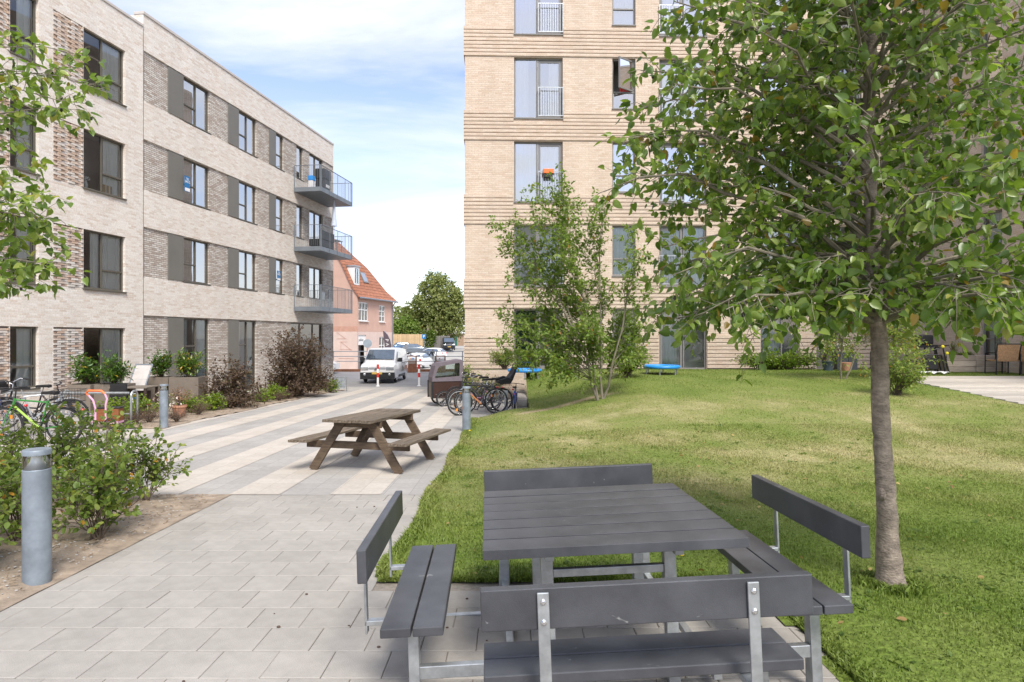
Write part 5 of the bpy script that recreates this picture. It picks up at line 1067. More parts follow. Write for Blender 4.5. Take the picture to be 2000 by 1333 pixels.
o = thing('flower_pot', 'small dark blue pot in front of the dark planters', 'flower pot', lz(1617,20.6)); b = MB(); b.lathe([(.14,0),(.18,.28),(.2,.30),(.16,.30)], 16); b.obj('pot', mat('blue_pot',(.06,.08,.11),.5), o, smooth=True)
o = thing('terracotta_pot', 'orange terracotta pot between the dark planters', 'flower pot', lz(1652,20.4)); b = MB(); b.lathe([(.12,0),(.18,.22),(.19,.27),(.16,.27)], 16); b.obj('pot', M['terracotta'], o, smooth=True)
o = thing('garden_grill', 'black barbecue grill with side shelf left of the sleeper bed', 'grill', lz(1808,20.0), R(10)); b = MB(); b.box(-.55,.2,-.25,.25,.75,.84); b.obj('shelf', M['black'], o); b = MB(); b.box(-.35,.1,-.22,.22,.842,1.15); b.obj('lid', M['black'], o, bevel=.05); b = MB(); b.box(.2,.65,-.2,.2,.80,.83); b.obj('side_shelf', dw, o)
for x in (-.5,.15):
    for y in (-.2,.2): b = MB(); b.box(x-.02,x+.02,y-.02,y+.02,0,.749); b.obj('leg', M['black'], o)
o = thing('seating', 'black metal trestle with yellow corner caps beside the grill', 'seating', lz(1812,19.4), R(-6)); b = MB()  # garden seating of unclear make, simplified to bars and a pad
for y in (-.2,.2): b.tube([(-.45,y,.55),(.32,y,.78),(.50,y,0)], .025, 8); b.tube([(-.45,y,.55),(.28,y,.55),(.40,y,0)], .022, 8)
for p in ((-.45,.55),(.32,.78)): b.tube([(p[0],-.2,p[1]),(p[0],.2,p[1])], .022, 8)
b.obj('bars', M['black'], o, smooth=True); b = MB(); b.box(-.15,.25,-.12,.12,.1,.5); b.obj('seat_pad', M['black'], o, bevel=.03)
for p in ((.32,-.2,.80),(.44,-.2,.6)): b = MB(); b.ball(p,.05,.05,.05); b.obj('cap', mat('yellow_cap',(.75,.65,.03),.5), o, smooth=True)
o = thing('sleeper_bed', 'raised bed of old timber sleepers on the far right', 'raised bed', lz(1884,19.9), R(-3))
for i in range(3):
    for (xa,xb) in ((-.74,.12),(.125,.74)):
        b = MB(); b.box(xa,xb,-.35,-.2,.01+i*.17,.175+i*.17); b.obj('sleeper', M['sleeper'], o, bevel=.012)
    for x in (-.74,.64): b = MB(); b.box(x,x+.1,-.199,.4,.01+i*.17,.175+i*.17); b.obj('sleeper', M['sleeper'], o, bevel=.012)
b = MB(); b.box(-.639,.639,-.199,.4,.0,.46); b.obj('earth', M['soil'], o)
def rattan(px, Y, rz, lab):
    o = thing('rattan_chair', lab, 'chair', lz(px,Y), rz, 'rattan chairs with black tube frames'); rm = mat('rattan', (.42,.25,.13), .8, var=.3, vscale=30)
    b = MB(); b.box(-.28,.28,-.26,.26,.39,.43); b.obj('seat', rm, o, bevel=.01); b = MB(); b.prism([(.24,.43),(.27,.43),(.36,.88),(.33,.88)], lambda a,z,t: (-.28+.56*t,a,z)); b.obj('backrest', rm, o)
    b = MB()
    for x in (-.31,.31): b.tube([(x,-.28,0),(x,-.27,.60),(x,-.2,.64),(x,.26,.64),(x,.34,.60),(x,.30,0)], .016, 8); b.tube([(x,.25,.44),(x,.37,.9)], .014, 8)
    b.tube([(-.31,.37,.9),(.31,.37,.9)], .014, 8); b.tube([(-.31,-.27,.39),(.31,-.27,.39)], .014, 8); b.obj('frame', M['black'], o, smooth=True)
rattan(1957, 18.9, R(170), 'rattan chair with black frame left of its twin on the far right'); rattan(1992, 18.9, R(186), 'rattan chair with black frame at the right picture edge')
o = thing('wire_cage', 'tall black wire mesh panel behind the rattan chairs', 'wire panel', lz(1975,19.8)); b = MB()
for i in range(17): b.tube([(-.5+i*.0625,0,0),(-.5+i*.0625,0,1.15)], .004 if i%8 else .012, 5)
for z in (.02,.3,.6,.9,1.14): b.tube([(-.5,0,z),(.5,0,z)], .007, 5)
b.obj('mesh', M['black'], o)
o = thing('plastic_sheet', 'crumpled white plastic sheet at the foot of the black frame', 'plastic sheet', lz(1822,18.9)); b = MB(); n = 9
for j in range(n):
    for i in range(n): b.v.append((-.4+.8*i/8, -.2+.4*j/8, .02+.07*abs(math.sin(i*2.1+j*1.7))))
b.f = [(j*n+i,j*n+i+1,(j+1)*n+i+1,(j+1)*n+i) for j in range(n-1) for i in range(n-1)]; b.m = [0]*len(b.f); b.obj('sheet', M['white_plastic'], o, smooth=True)
# ------------------------------------------------------------------ vegetation
LEAF = {   # outline (across, along, up) and faces; unit length
 'heart': ([(0,.06,0),(.20,-.02,.05),(0.317,0.12,0.117),(0.361,0.34,0.13),(0.282,0.62,0.091),(.16,.84,.02),(0,1.06,-.10),(-.16,.84,.02),(-0.282,0.62,0.091),(-0.361,0.34,0.13),(-0.317,0.12,0.117),(-.20,-.02,.05),(0,.36,-.03),(0,.72,-.04)], [(0,1,2,12),(12,2,3,4),(12,4,5,13),(13,5,6),(13,6,7),(12,13,7,8),(12,8,9,10),(0,12,10,11)]),
 'oval': ([(0,0,0),(.28,.42,.06),(0,1,-.04),(-.28,.42,.06),(0,.45,-.01)], [(0,1,4),(4,1,2),(4,2,3),(0,4,3)]),
 'round': ([(0,0,0),(.22,.12,.04),(.33,.42,.07),(.22,.78,.04),(0,1,-.05),(-.22,.78,.04),(-.33,.42,.07),(-.22,.12,.04),(0,.45,-.01)], [(0,1,2,8),(8,2,3,4),(8,4,5,6),(0,8,6,7)]),
 'long': ([(0,0,0),(.17,.45,.05),(0,1,-.08),(-.17,.45,.05),(0,.5,-.01)], [(0,1,4),(4,1,2),(4,2,3),(0,4,3)]),
 'clump': ([(-.5,0,0),(.45,.05,.1),(.5,.9,-.1),(-.4,1,.08)], [(0,1,2),(0,2,3)]),
}
def nrm(a): return a/np.maximum(np.linalg.norm(a, axis=1, keepdims=True), 1e-9)
def leaf_frames(P, D, Nn):
    D = nrm(D); B = nrm(np.cross(D, Nn)); N2 = np.cross(B, D); return D, B, N2
def leaf_obj(name, P, D, Nn, size, tint, m, parent, shape='oval', knd=None):
    V0, F0 = LEAF[shape]; V0 = np.array(V0); D, B, N2 = leaf_frames(P, D, Nn); n = len(P); k = len(V0); size = np.broadcast_to(size, (n,))[:,None,None]
    V = P[:,None,:]+size*(B[:,None,:]*V0[None,:,0:1]+D[:,None,:]*V0[None,:,1:2]+N2[:,None,:]*V0[None,:,2:3])
    V = V.reshape(-1,3); me = bpy.data.meshes.new(name); lens = [len(f) for f in F0]; flat = np.concatenate([np.array(f) for f in F0]); nl = len(flat)
    idx = (flat[None,:]+(np.arange(n)*k)[:,None]).ravel(); starts = np.cumsum([0]+lens[:-1]); st = (starts[None,:]+(np.arange(n)*nl)[:,None]).ravel()
    me.vertices.add(len(V)); me.vertices.foreach_set('co', V.astype(np.float32).ravel()); me.loops.add(len(idx)); me.loops.foreach_set('vertex_index', idx.astype(np.int32)); me.polygons.add(len(st)); me.polygons.foreach_set('loop_start', st.astype(np.int32)); me.polygons.foreach_set('loop_total', np.tile(lens, n).astype(np.int32))
    me.update(calc_edges=True); a = me.attributes.new('tint', 'FLOAT', 'POINT'); a.data.foreach_set('value', np.repeat(tint, k).astype(np.float32)); me.materials.append(m)
    me.polygons.foreach_set('use_smooth', np.ones(len(st), dtype=bool))
    o = link(me, name, parent)
    if knd: o['kind'] = knd
    return o
def single_leaf_mesh(shape, m, tint):
    V0, F0 = LEAF[shape]; me = bpy.data.meshes.new('leaf'); me.from_pydata(V0, [], F0); a = me.attributes.new('tint','FLOAT','POINT'); a.data.foreach_set('value', [tint]*len(V0)); me.materials.append(m); me.polygons.foreach_set('use_smooth',[True]*len(F0)); return me
def single_leaves(P, D, Nn, size, tint, m, parent, shape, skip_root=None):
    """individually placed leaf objects that share eight meshes"""
    ms = [single_leaf_mesh(shape, m, (i+.5)/8) for i in range(8)]; D, B, N2 = leaf_frames(P, D, Nn)
    for i in range(len(P)):
        M4 = Matrix(((B[i,0],D[i,0],N2[i,0],P[i,0]),(B[i,1],D[i,1],N2[i,1],P[i,1]),(B[i,2],D[i,2],N2[i,2],P[i,2]),(0,0,0,1))); o = bpy.data.objects.new('leaf', ms[min(7,int(tint[i]*8))]); COL.objects.link(o); o.parent = parent; o.matrix_local = M4 @ Matrix.Scale(float(size[i]),4)
L_ALDER = leafmat('alder_leaf', [(0,(.055,.105,.018)),(.35,(.125,.20,.033)),(.65,(.205,.28,.052)),(.90,(.33,.37,.10)),(.97,(.32,.27,.05)),(1,(.26,.12,.03))], .34, .42, .55)
L_YOUNG = leafmat('hornbeam_leaf', [(0,(.095,.155,.026)),(.4,(.155,.235,.042)),(.75,(.24,.31,.065)),(.95,(.33,.35,.09)),(1,(.42,.20,.04))], .5, .4)
L_HEDGE = leafmat('shrub_leaf', [(0,(.07,.12,.02)),(.4,(.135,.20,.036)),(.75,(.22,.275,.058)),(.96,(.30,.32,.07)),(1,(.45,.22,.03))], .5, .4)
L_LAUREL = leafmat('laurel_leaf', [(0,(.03,.07,.012)),(.5,(.07,.15,.02)),(.85,(.15,.25,.03)),(1,(.5,.32,.03))], .3, .3, .6)
L_LIME = leafmat('lime_leaf', [(0,(.09,.16,.015)),(.5,(.17,.26,.02)),(1,(.30,.36,.03))], .5, .4)
L_MAROON = leafmat('maroon_leaf', [(0,(.07,.045,.036)),(.5,(.125,.082,.06)),(.85,(.18,.13,.085)),(1,(.15,.17,.07))], .5, .35)
L_RUST = leafmat('rust_leaf', [(0,(.16,.075,.04)),(.5,(.26,.125,.07)),(1,(.36,.22,.13))], .7, .3)
L_BIG = leafmat('big_tree_leaf', [(0,(.10,.14,.03)),(.4,(.17,.205,.052)),(.75,(.26,.275,.09)),(.97,(.22,.22,.08)),(1,(.4,.14,.05))], .6, .3)
L_BLOSSOM = leafmat('blossom', [(0,(.75,.62,.62)),(.5,(.82,.78,.74)),(1,(.78,.45,.5))], .6, .4)
def curve(p0, p1, bow, n=7, jit=.02):
    p0 = Vector(p0); p1 = Vector(p1); L_ = (p1-p0).length; pts = []
    for i in range(n):
        t = i/(n-1); q = p0.lerp(p1, t)+Vector(bow)*(4*t*(1-t)); 
        if 0 < i < n-1: q += Vector((random.gauss(0,jit),random.gauss(0,jit),random.gauss(0,jit)))*L_
        pts.append(q)
    return pts
def twigs_on(pts, r0, r1, mb, spacing, t0, tl, lists, leaf_gap, lsz, droop, sub=True, spread=.9):
    """side twigs with leaves along a limb; fills lists (P, D, N)"""
    P, D, N_ = lists; mb.tube(pts, [r0+(r1-r0)*i/(len(pts)-1) for i in range(len(pts))], 6)
    seg = [(pts[i+1]-pts[i]).length for i in range(len(pts)-1)]; tot = sum(seg); s = tot*t0
    while s < tot+.01:
        acc = 0
        for i, l in enumerate(seg):
            if acc+l >= s-1e-6 or i == len(seg)-1: break
            acc += l
        u = min(1, (s-acc)/max(l,1e-6)); q = pts[i].lerp(pts[i+1], u); d = (pts[i+1]-pts[i]).normalized()
        side = Vector((random.gauss(0,1),random.gauss(0,1),random.gauss(0,.6))); side = (side-d*side.dot(d)).normalized()
        dd = (d*random.uniform(.4,1.0)+side*spread+Vector((0,0,.15-droop*.3))).normalized(); L_ = tl*random.uniform(.55,1.25)
        if s >= tot-.02: dd = d; L_ *= .8
        e = q+dd*L_+Vector((0,0,-droop*L_*.35)); tp = curve(q, e, (0,0,.10*L_), 4, .03); mb.tube(tp, [r1*.8+.001,r1*.6+.0008,r1*.45+.0006,.0008+r1*.2], 4, cap=False)
        nl = max(2, int(L_/leaf_gap))
        for j in range(nl):
            v = .25+.75*(j+.5)/nl; k = min(2, int(v*3)); p = tp[k].lerp(tp[k+1], v*3-k); sd = Vector((random.gauss(0,1),random.gauss(0,1),random.gauss(0,1))).normalized()
            ld = (dd*.45+sd*.9+Vector((0,0,-droop))).normalized(); nn = Vector((random.gauss(0,.55),random.gauss(0,.55),1)).normalized() if droop < .5 else Vector((random.gauss(0,1),random.gauss(0,1),.55)).normalized()
            P.append(p+ld*lsz*.25); D.append(ld); N_.append(nn)
        s += spacing*random.uniform(.6,1.4)
def fin(lists): return [np.array([tuple(v) for v in l], dtype=float) for l in lists]
def split_visible(P, n):                                      # the n leaves that show largest
    d = np.linalg.norm(P-np.array([0,0,CAMZ]), axis=1); px = 1000+F*P[:,0]/P[:,1]; py = HY-F*(P[:,2]-CAMZ)/P[:,1]
    key = d+np.where((px<0)|(px>2000)|(py<0)|(py>1333)|(P[:,1]<.3), 1e3, 0); o = np.argsort(key); return o[:n], o[n:]
# the big alder on the lawn
def alder():
    x0, y0 = 2.66, 4.53; z0 = G(y0); t = thing('alder_tree', 'alder tree with large glossy leaves on the lawn beside the dark plank table', 'tree', (0,0,0))
    b = MB(); tp = [(x0+.03,y0,z0-.05),(x0+.01,y0,z0+.06),(x0,y0,z0+.4),(x0-.03,y0,z0+.9),(x0-.05,y0,z0+1.1),(x0-.06,y0,z0+1.7),(x0-.09,y0,z0+2.1),(x0-.10,y0+.02,z0+2.6),(x0-.13,y0+.03,z0+3.2),(x0-.10,y0+.02,z0+4.0),(x0-.12,y0,z0+4.6),(x0-.1,y0,z0+5.1)]
    rr = [.125,.095,.068,.060,.060,.055,.051,.047,.042,.032,.02,.008]; pts = []; rs = []
    for i in range(len(tp)-1):
        for j in range(5):
            u = j/5; pts.append(Vector(tp[i]).lerp(Vector(tp[i+1]),u)+Vector((random.gauss(0,.003),random.gauss(0,.003),0))); rs.append((rr[i]*(1-u)+rr[i+1]*u)*random.uniform(.96,1.04))
    pts.append(Vector(tp[-1])); rs.append(rr[-1]); b.tube(pts, rs, 18); b.ball((x0-.062,y0-.03,z0+.66),.026,.04,.05,8,6); b.obj('trunk', M['bark'], t, smooth=True)
    def axis(z):
        zz = z0+z
        for a, c in zip(tp, tp[1:]):
            if a[2] <= zz <= c[2]: return Vector(a).lerp(Vector(c), (zz-a[2])/(c[2]-a[2]))
        return Vector(tp[-1])
    br = MB(); Ls = ([],[],[])
    # limbs read off the photograph's outline: (height on trunk, end point), then a spiral that fills the crown
    ends = [(2.15,(.62,4.35,CAMZ+.98)),(2.35,(.85,4.6,CAMZ+1.42)),(2.0,(1.28,4.25,CAMZ+.16)),(1.85,(1.52,4.2,CAMZ-.02)),(2.0,(1.05,4.5,CAMZ+.62)),(2.75,(.95,4.7,CAMZ+1.95)),(3.0,(1.12,4.4,CAMZ+2.3)),(1.9,(2.05,3.7,CAMZ+.22)),(1.9,(2.75,3.4,CAMZ+.28)),(1.95,(3.5,3.7,CAMZ+.10)),(2.0,(4.0,4.4,CAMZ+.14)),(2.1,(3.5,4.2,CAMZ+.0)),(2.15,(2.3,3.35,CAMZ+.75)),(2.3,(2.9,3.2,CAMZ+.9)),(2.1,(3.3,3.45,CAMZ+.6)),(2.0,(1.9,3.9,CAMZ+.45)),(2.3,(1.7,5.8,CAMZ+.7)),(2.2,(2.4,6.2,CAMZ+.6)),(2.2,(3.6,5.9,CAMZ+.5))]
    for h, e in ends:
        a = axis(h); e = Vector(e); L_ = (e-a).length; pt = curve(a, e, (0,0,.16*L_), 8, .012); twigs_on(pt, .013+.005*L_, .003, br, .05, .20, .27, Ls, .034, .10, .55)
    g = 2.39996; n = 116
    for i in range(n):
        h = 1.85+2.9*(i/n)**1.2; Rr = 1.75*(1-(max(0,h-2.0)/3.9)**1.7)*random.uniform(.8,1.08); an = i*g+.4; a = axis(h); d = Vector((math.cos(an),math.sin(an),0))
        if d.y < -.45 and 1.95 < h < 3.1 and random.random() < .75: continue
        if d.y < 0: Rr *= 1-.22*abs(d.y)
        up = .30*Rr if h > 2.3 else .02; e = a+d*Rr+Vector((0,0,up+.18*max(0,h-3)))
        pt = curve(a, e, (0,0,.10*Rr), 7, .015); twigs_on(pt, .006+.008*Rr, .003, br, .056, .16, .28, Ls, .034, .08, .5)
    br.obj('branches', M['bark_grey'], t, smooth=True)
    P, D, N_ = fin(Ls); n = len(P); size = RNG.uniform(.046,.080,n); tint = np.clip(RNG.beta(2,2.2,n)*.92+.0, 0, 1); tint[RNG.random(n) < .025] = .985
    a, c = split_visible(P, 300)
    single_leaves(P[a], D[a], N_[a], size[a], tint[a], L_ALDER, t, 'heart'); leaf_obj('foliage', P[c], D[c], N_[c], size[c], tint[c], L_ALDER, t, 'heart', 'stuff')
    q = MB()
    for i in RNG.choice(len(P), 150, replace=False): p = P[i]; q.ball((p[0],p[1],p[2]-.02),.011,.011,.016,6,4)
    kind(q.obj('cones', mat('cone', (.035,.03,.02), .8), t, smooth=True), 'stuff'); print('alder leaves', n)
alder()
def left_alder():
    x0, y0 = -6.4, 5.9; z0 = G(y0); t = thing('alder_tree', 'alder tree reaching in with thin leafy branches from the left edge', 'tree', (0,0,0)); b = MB(); tp = [Vector((x0,y0,z0+i*.6)) for i in range(11)]; b.tube(tp, [.10-.008*i for i in range(11)], 12); b.obj('trunk', M['bark'], t, smooth=True)
    br = MB(); Ls = ([],[],[])
    for px, py, Y in ((200,178,5.6),(165,110,5.7),(150,215,5.4),(100,150,5.6),(185,205,5.5),(90,330,5.5),(60,275,5.7),(95,385,5.3),(120,430,5.4),(100,470,5.6),(135,515,5.3),(60,510,5.6),(30,560,5.4),(40,440,5.8),(20,200,5.9),(70,420,5.2),(25,350,5.5),(55,545,5.5)):
        e = W(px, py, Y); h = max(.6, e.z-z0-random.uniform(.1,.7)); a = Vector((x0, y0, z0+h)); L_ = (e-a).length; pt = curve(a, e, (0,0,.10*L_), 9, .01); twigs_on(pt, .012, .0025, br, .06, .5, .22, Ls, .042, .09, .45)
    br.obj('branches', M['bark_grey'], t, smooth=True); P, D, N_ = fin(Ls); px = 1000+F*P[:,0]/P[:,1]; k = px < 212; P, D, N_ = P[k], D[k], N_[k]; n = len(P); size = RNG.uniform(.06,.092,n); tint = np.clip(RNG.beta(2,2,n)*.9+.05,0,1); tint[RNG.random(n) < .03] = .97
    a, c = split_visible(P, 200); single_leaves(P[a], D[a], N_[a], size[a], tint[a], L_ALDER, t, 'heart'); leaf_obj('foliage', P[c], D[c], N_[c], size[c], tint[c], L_ALDER, t, 'heart', 'stuff')
    q = MB()
    for i in RNG.choice(n, 50, replace=False): p = P[i]; q.ball((p[0],p[1],p[2]-.02),.012,.012,.018,6,4)
    kind(q.obj('cones', mat('cone', (.035,.03,.03), .8), t, smooth=True), 'stuff')
left_alder()
def small_tree(name, label, base, stems, ends, lm, lsz, spacing, tl, gap, trunk_r, barkm, shape='oval', droop=.25, tint_shift=0, cat='tree', spread=.9, t0=.3):
    """stems: list of polylines; ends: (stem index, share, end point)"""
    t = thing(name, label, cat, (0,0,0)); b = MB(); 
    for s in stems: b.tube(s, [trunk_r*(1-.75*i/(len(s)-1)) for i in range(len(s))], 8)
    b.obj('trunk', barkm, t, smooth=True); br = MB(); Ls = ([],[],[])
    for si, sh, e in ends:
        s = stems[si]; k = min(len(s)-2, int(sh*(len(s)-1))); a = Vector(s[k]).lerp(Vector(s[k+1]), sh*(len(s)-1)-k); L_ = (Vector(e)-a).length; pt = curve(a, e, (0,0,.10*L_), 7, .025); twigs_on(pt, trunk_r*.28, .003, br, spacing, t0, tl, Ls, gap, lsz, droop, spread=spread)
    br.obj('branches', barkm, t, smooth=True); P, D, N_ = fin(Ls); n = len(P); tint = np.clip(RNG.beta(2,2,n)*.92+tint_shift,0,.99); tint[RNG.random(n) < .012] = 1; leaf_obj('foliage', P, D, N_, RNG.uniform(lsz*.7,lsz*1.2,n), tint, lm, t, shape, 'stuff'); return t
# young hornbeam in the middle of the lawn
def hornbeam():
    Y = 15.3; bx, by = at(1168,Y), Y; z = lawn_z(bx,by)-.03
    S_ = [curve((bx,by,z),W(1080,560,Y-.3),(.12,0,.0),8,.012), curve((bx,by,z),W(1100,470,Y+.3),(.15,0,.1),8,.012), curve((bx+.12,by+.05,z),W(1175,430,Y),(-.02,0,0),8,.012), curve((bx+.12,by+.05,z),W(1235,520,Y-.2),(.05,0,0),8,.012)]
    E = []
    outl = [(1000,430),(1030,395),(1075,385),(1090,340),(985,470),(1000,545),(990,610),(980,660),(1010,700),(1050,735),(1115,400),(1150,440),(1180,410),(1235,445),(1250,500),(1270,570),(1270,640),(1255,690),(1220,720),(1060,620),(1120,560),(1180,560),(1140,640),(1210,620),(1080,690),(1150,700),(1100,500),(1050,480),(1195,560),(1030,560),(1160,610),(1110,720),(1060,440),(1240,640),(1190,690),(1130,690),(1170,660),(1060,660),(1020,690),(1100,740),(1130,480),(1015,640),(1080,580),(1060,530),(1090,650),(1040,690),(1120,620),(1165,520),(1215,620),(1110,660),(1150,740),(1230,650),(1140,590),(1045,610),(1070,740)]
    for i, (px, py) in enumerate(outl):
        e = W(px, py, Y+random.uniform(-.9,.9)); si = 0 if px < 1060 else 1 if px < 1130 else 2 if px < 1200 else 3; E.append((si, min(.95, max(.18, (735-py)/330*.75)), e))
    small_tree('young_tree', 'young multi-stemmed tree with small leaves in the middle of the lawn', (bx,by,z), S_, E+[(k,min(.95,max(.2,v+random.uniform(-.12,.12))),e+Vector((random.gauss(0,.22),random.gauss(0,.3),random.gauss(0,.22)))) for k,v,e in E[::2]], L_YOUNG, .10, .052, .34, .029, .032, M['bark_grey'], droop=.22)
    k = 0
hornbeam()
def shrub(name, label, base, rx, ry, h, n, lm, lsz, shape='oval', stems=9, group=None, cat='shrub', droop=.1, gap=.06, tl=.22, spacing=.09, hollow=.25, lean=(0,0), tshift=0, stem_m='twig', r=.010, flat=.5):
    t = thing(name, label, cat, base, 0, group); br = MB(); Ls = ([],[],[])
    for i in range(n):
        an = random.uniform(0,2*PI); u = random.random(); el = math.acos(1-u*1.02) if u < .98 else 1.4; el = min(el, 1.5); rr = random.uniform(1-hollow,1.05)
        e = Vector((math.cos(an)*math.sin(el)*rx*rr+lean[0], math.sin(an)*math.sin(el)*ry*rr+lean[1], h*(.12+.88*math.cos(el)**flat)*rr)); a = Vector((random.uniform(-.25,.25)*rx*.4, random.uniform(-.25,.25)*ry*.4, 0)); L_ = (e-a).length; twigs_on(curve(a, e, (0,0,.10*L_), 6, .02), r, .0022, br, spacing, .38, tl, Ls, gap, lsz, droop)
    br.obj('stems', M[stem_m], t); P, D, N_ = fin(Ls); k = P[:,2] > .02; P, D, N_ = P[k], D[k], N_[k]; m = len(P); tint = np.clip(RNG.beta(2,2,m)*.92+tshift,0,.99); tint[RNG.random(m) < .015] = 1; leaf_obj('foliage', P, D, N_, RNG.uniform(lsz*.7,lsz*1.25,m), tint, lm, t, shape, 'stuff'); return t
# foreground shrubs in the left bed
HG = 'leafy shrubs in the foreground bed'
for px, Y, rx, h, n, lab in ((40,5.6,.60,1.02,30,'leafy shrub behind the foreground bollard, at the left edge'),(190,5.55,.50,.98,26,'leafy shrub right behind the foreground bollard'),(-60,4.75,.52,.82,26,'leafy shrub left of the foreground bollard, cut by the frame'),(285,6.9,.42,.98,16,'loose leafy shrub at the tip of the foreground bed'),(140,6.9,.6,1.12,24,'leafy shrub in the middle of the bed before the green bicycle'),(20,7.1,.65,1.15,24,'leafy shrub deep in the bed below the blue bicycle'),(215,6.6,.45,.98,18,'leafy shrub between the bollard shrub and the bed tip')):
    x = at(px,Y); shrub('leafy_shrub', lab, (x,Y,G(Y)+.02), rx*.98, rx*.85, h*1.0, int(n*.85), L_HEDGE, .050, 'round', group=HG, gap=.023, spacing=.045, tl=.20, r=.006, tshift=.03, hollow=.55)
# left terrace bed
for px, Y, rx, h, n, lab in ((452,19.3,.95,1.45,60,'rounded maroon leaved shrub below the second ground floor window'),(578,24.0,1.35,2.8,150,'tall conical maroon leaved shrub near the block corner')):
    shrub('maroon_shrub', lab, (at(px,Y),Y,G(Y)), rx, rx, h, n, L_MAROON, .10, 'oval', group='maroon leaved shrubs along the block', gap=.04, spacing=.075, tl=.26, hollow=.35, flat=1.25)
for px, Y, rx, h, lab in ((222,14.5,.38,.30,'low brown twiggy shrub left of the middle bollard'),(262,14.6,.45,.42,'wide brown twiggy shrub beside the middle bollard'),(292,15.0,.35,.40,'small brown twiggy shrub touching the middle bollard'),(345,15.2,.32,.38,'brown twiggy shrub just right of the middle bollard'),(388,17.0,.35,.42,'brown twiggy shrub below the terracotta pot'),(455,19.0,.35,.38,'brown twiggy shrub before the rounded maroon shrub'),(545,22.0,.35,.38,'brown twiggy shrub before the tall maroon shrub'),(562,22.8,.3,.35,'smallest brown twiggy shrub near the bed end')):
    shrub('twiggy_shrub', lab, (at(px,Y),Y,G(Y)+.02), rx, rx, h, 60, L_RUST, .024, 'long', group='brown twiggy shrubs in the terrace bed', gap=.035, spacing=.07, tl=.12, hollow=.5, r=.003, flat=.6)
for px, Y, rx, h, lab in ((222,15.0,.42,.55,'lime green low shrub below the pink cargo bike'),(270,16.0,.5,.55,'lime green low shrub in front of the garden table'),(372,17.6,.4,.50,'lime green low shrub right of the terracotta pot'),(415,18.4,.42,.45,'lime green low shrub below the rounded maroon shrub'),(510,21.5,.40,.42,'lime green low shrub between the maroon shrubs'),(540,22.6,.45,.55,'brightest lime green low shrub before the tall maroon shrub'),(645,26.6,.5,.55,'green low shrub at the far end of the terrace bed')):
    shrub('low_shrub', lab, (at(px,Y),Y,G(Y)+.02), rx, rx, h, 46, L_LIME, .075, 'oval', group='lime green low shrubs in the terrace bed', gap=.03, spacing=.05, tl=.14, hollow=.5, r=.004, flat=.6)
for i, ((o, c, w), lab) in enumerate(zip(PL, ('laurel plant in the leftmost planter box','laurel plant above the pink cargo bike','laurel plant beside the folded deck chairs','bright laurel plant in the planter behind the terracotta pot'))):
    shrub('laurel_plant', lab, c, w*1.0, .34, (.80,.86,.78,.92)[i], 38, L_LAUREL, .13, 'long', group='laurels in the planter boxes', cat='plant', gap=.035, spacing=.06, tl=.18, hollow=.5, r=.006, tshift=(.0,.0,-.05,.15)[i], flat=.55, droop=-.2)
Y = 16.6; shrub('potted_plant', 'coppery red plant growing in the terracotta pot', (at(350,Y),Y,G(Y)+.28), .28, .28, .50, 26, L_RUST, .06, 'long', cat='plant', gap=.05, spacing=.07, tl=.10, r=.004, tshift=.2)
shrub('flowering_plant', 'white and pink flowering plant behind the middle bollard', (at(324,16.4),16.4,G(Y)+.02), .30, .25, .62, 26, L_LIME, .05, cat='plant', gap=.06, spacing=.1, tl=.12, r=.004)
t = [o for o in bpy.data.objects if o.name.startswith('flowering_plant')][-1]
q = [Vector((random.gauss(0,.2),random.gauss(-.05,.12),random.uniform(.2,.68))) for i in range(60)]; Pq = np.array([tuple(v) for v in q]); leaf_obj('blossom', Pq, RNG.normal(size=(60,3)), RNG.normal(size=(60,3)), .075, RNG.random(60), L_BLOSSOM, t, 'oval', 'stuff')
# right side: hedge, shrubs, small trees, garden plants
Y = 21.3; zz = lawn_z(at(1530,Y),Y); shrub('laurel_hedge', 'dense bright green laurel hedge under the ground floor window', (at(1522,Y),Y,zz-.12), 1.5, .42, .72, 220, L_LIME, .085, 'oval', cat='hedge', gap=.045, spacing=.08, tl=.16, hollow=.35, r=.006, tshift=-.15, flat=.35)
Y = 18.2; shrub('leafy_bush', 'light green bush just behind the right side of the young tree', (at(1225,Y),Y,lawn_z(at(1225,Y),Y)), .70, .6, 1.25, 90, L_LIME, .075, gap=.04, spacing=.07, tl=.22, tshift=-.1, hollow=.45)
Y = 17.6; bx = at(1643,Y); z = lawn_z(bx,Y); S_ = [curve((bx,Y,z-.02),W(1655,600,Y),(-.06,0,0),7,.01), curve((bx+.1,Y,z-.02),W(1720,600,Y),(.02,0,0),7,.01)]
small_tree('slender_tree', 'slender pale leaved young tree behind the alder trunk', (bx,Y,z), S_, [(0 if px < 1680 else 1, random.uniform(.45,.95), W(px+random.gauss(0,22)*k,py+random.gauss(0,22)*k,Y+random.uniform(-.7,.7))) for k in (0,1,1,1) for px,py in ((1590,640),(1600,610),(1610,680),(1640,590),(1660,640),(1690,600),(1700,660),(1740,640),(1760,600),(1790,640),(1780,690),(1820,620),(1740,690),(1650,690),(1620,650),(1720,560),(1760,560),(1680,570))], L_YOUNG, .085, .06, .32, .036, .028, M['bark_grey'], tint_shift=.18)
Y = 15.0; bx = at(1752,Y); shrub('wispy_shrub', 'wispy shrub with thin stems right of the alder trunk', (bx,Y,lawn_z(bx,Y)), .62, .6, 1.15, 48, L_YOUNG, .07, gap=.036, spacing=.06, tl=.26, tshift=.12, hollow=.5, r=.007)
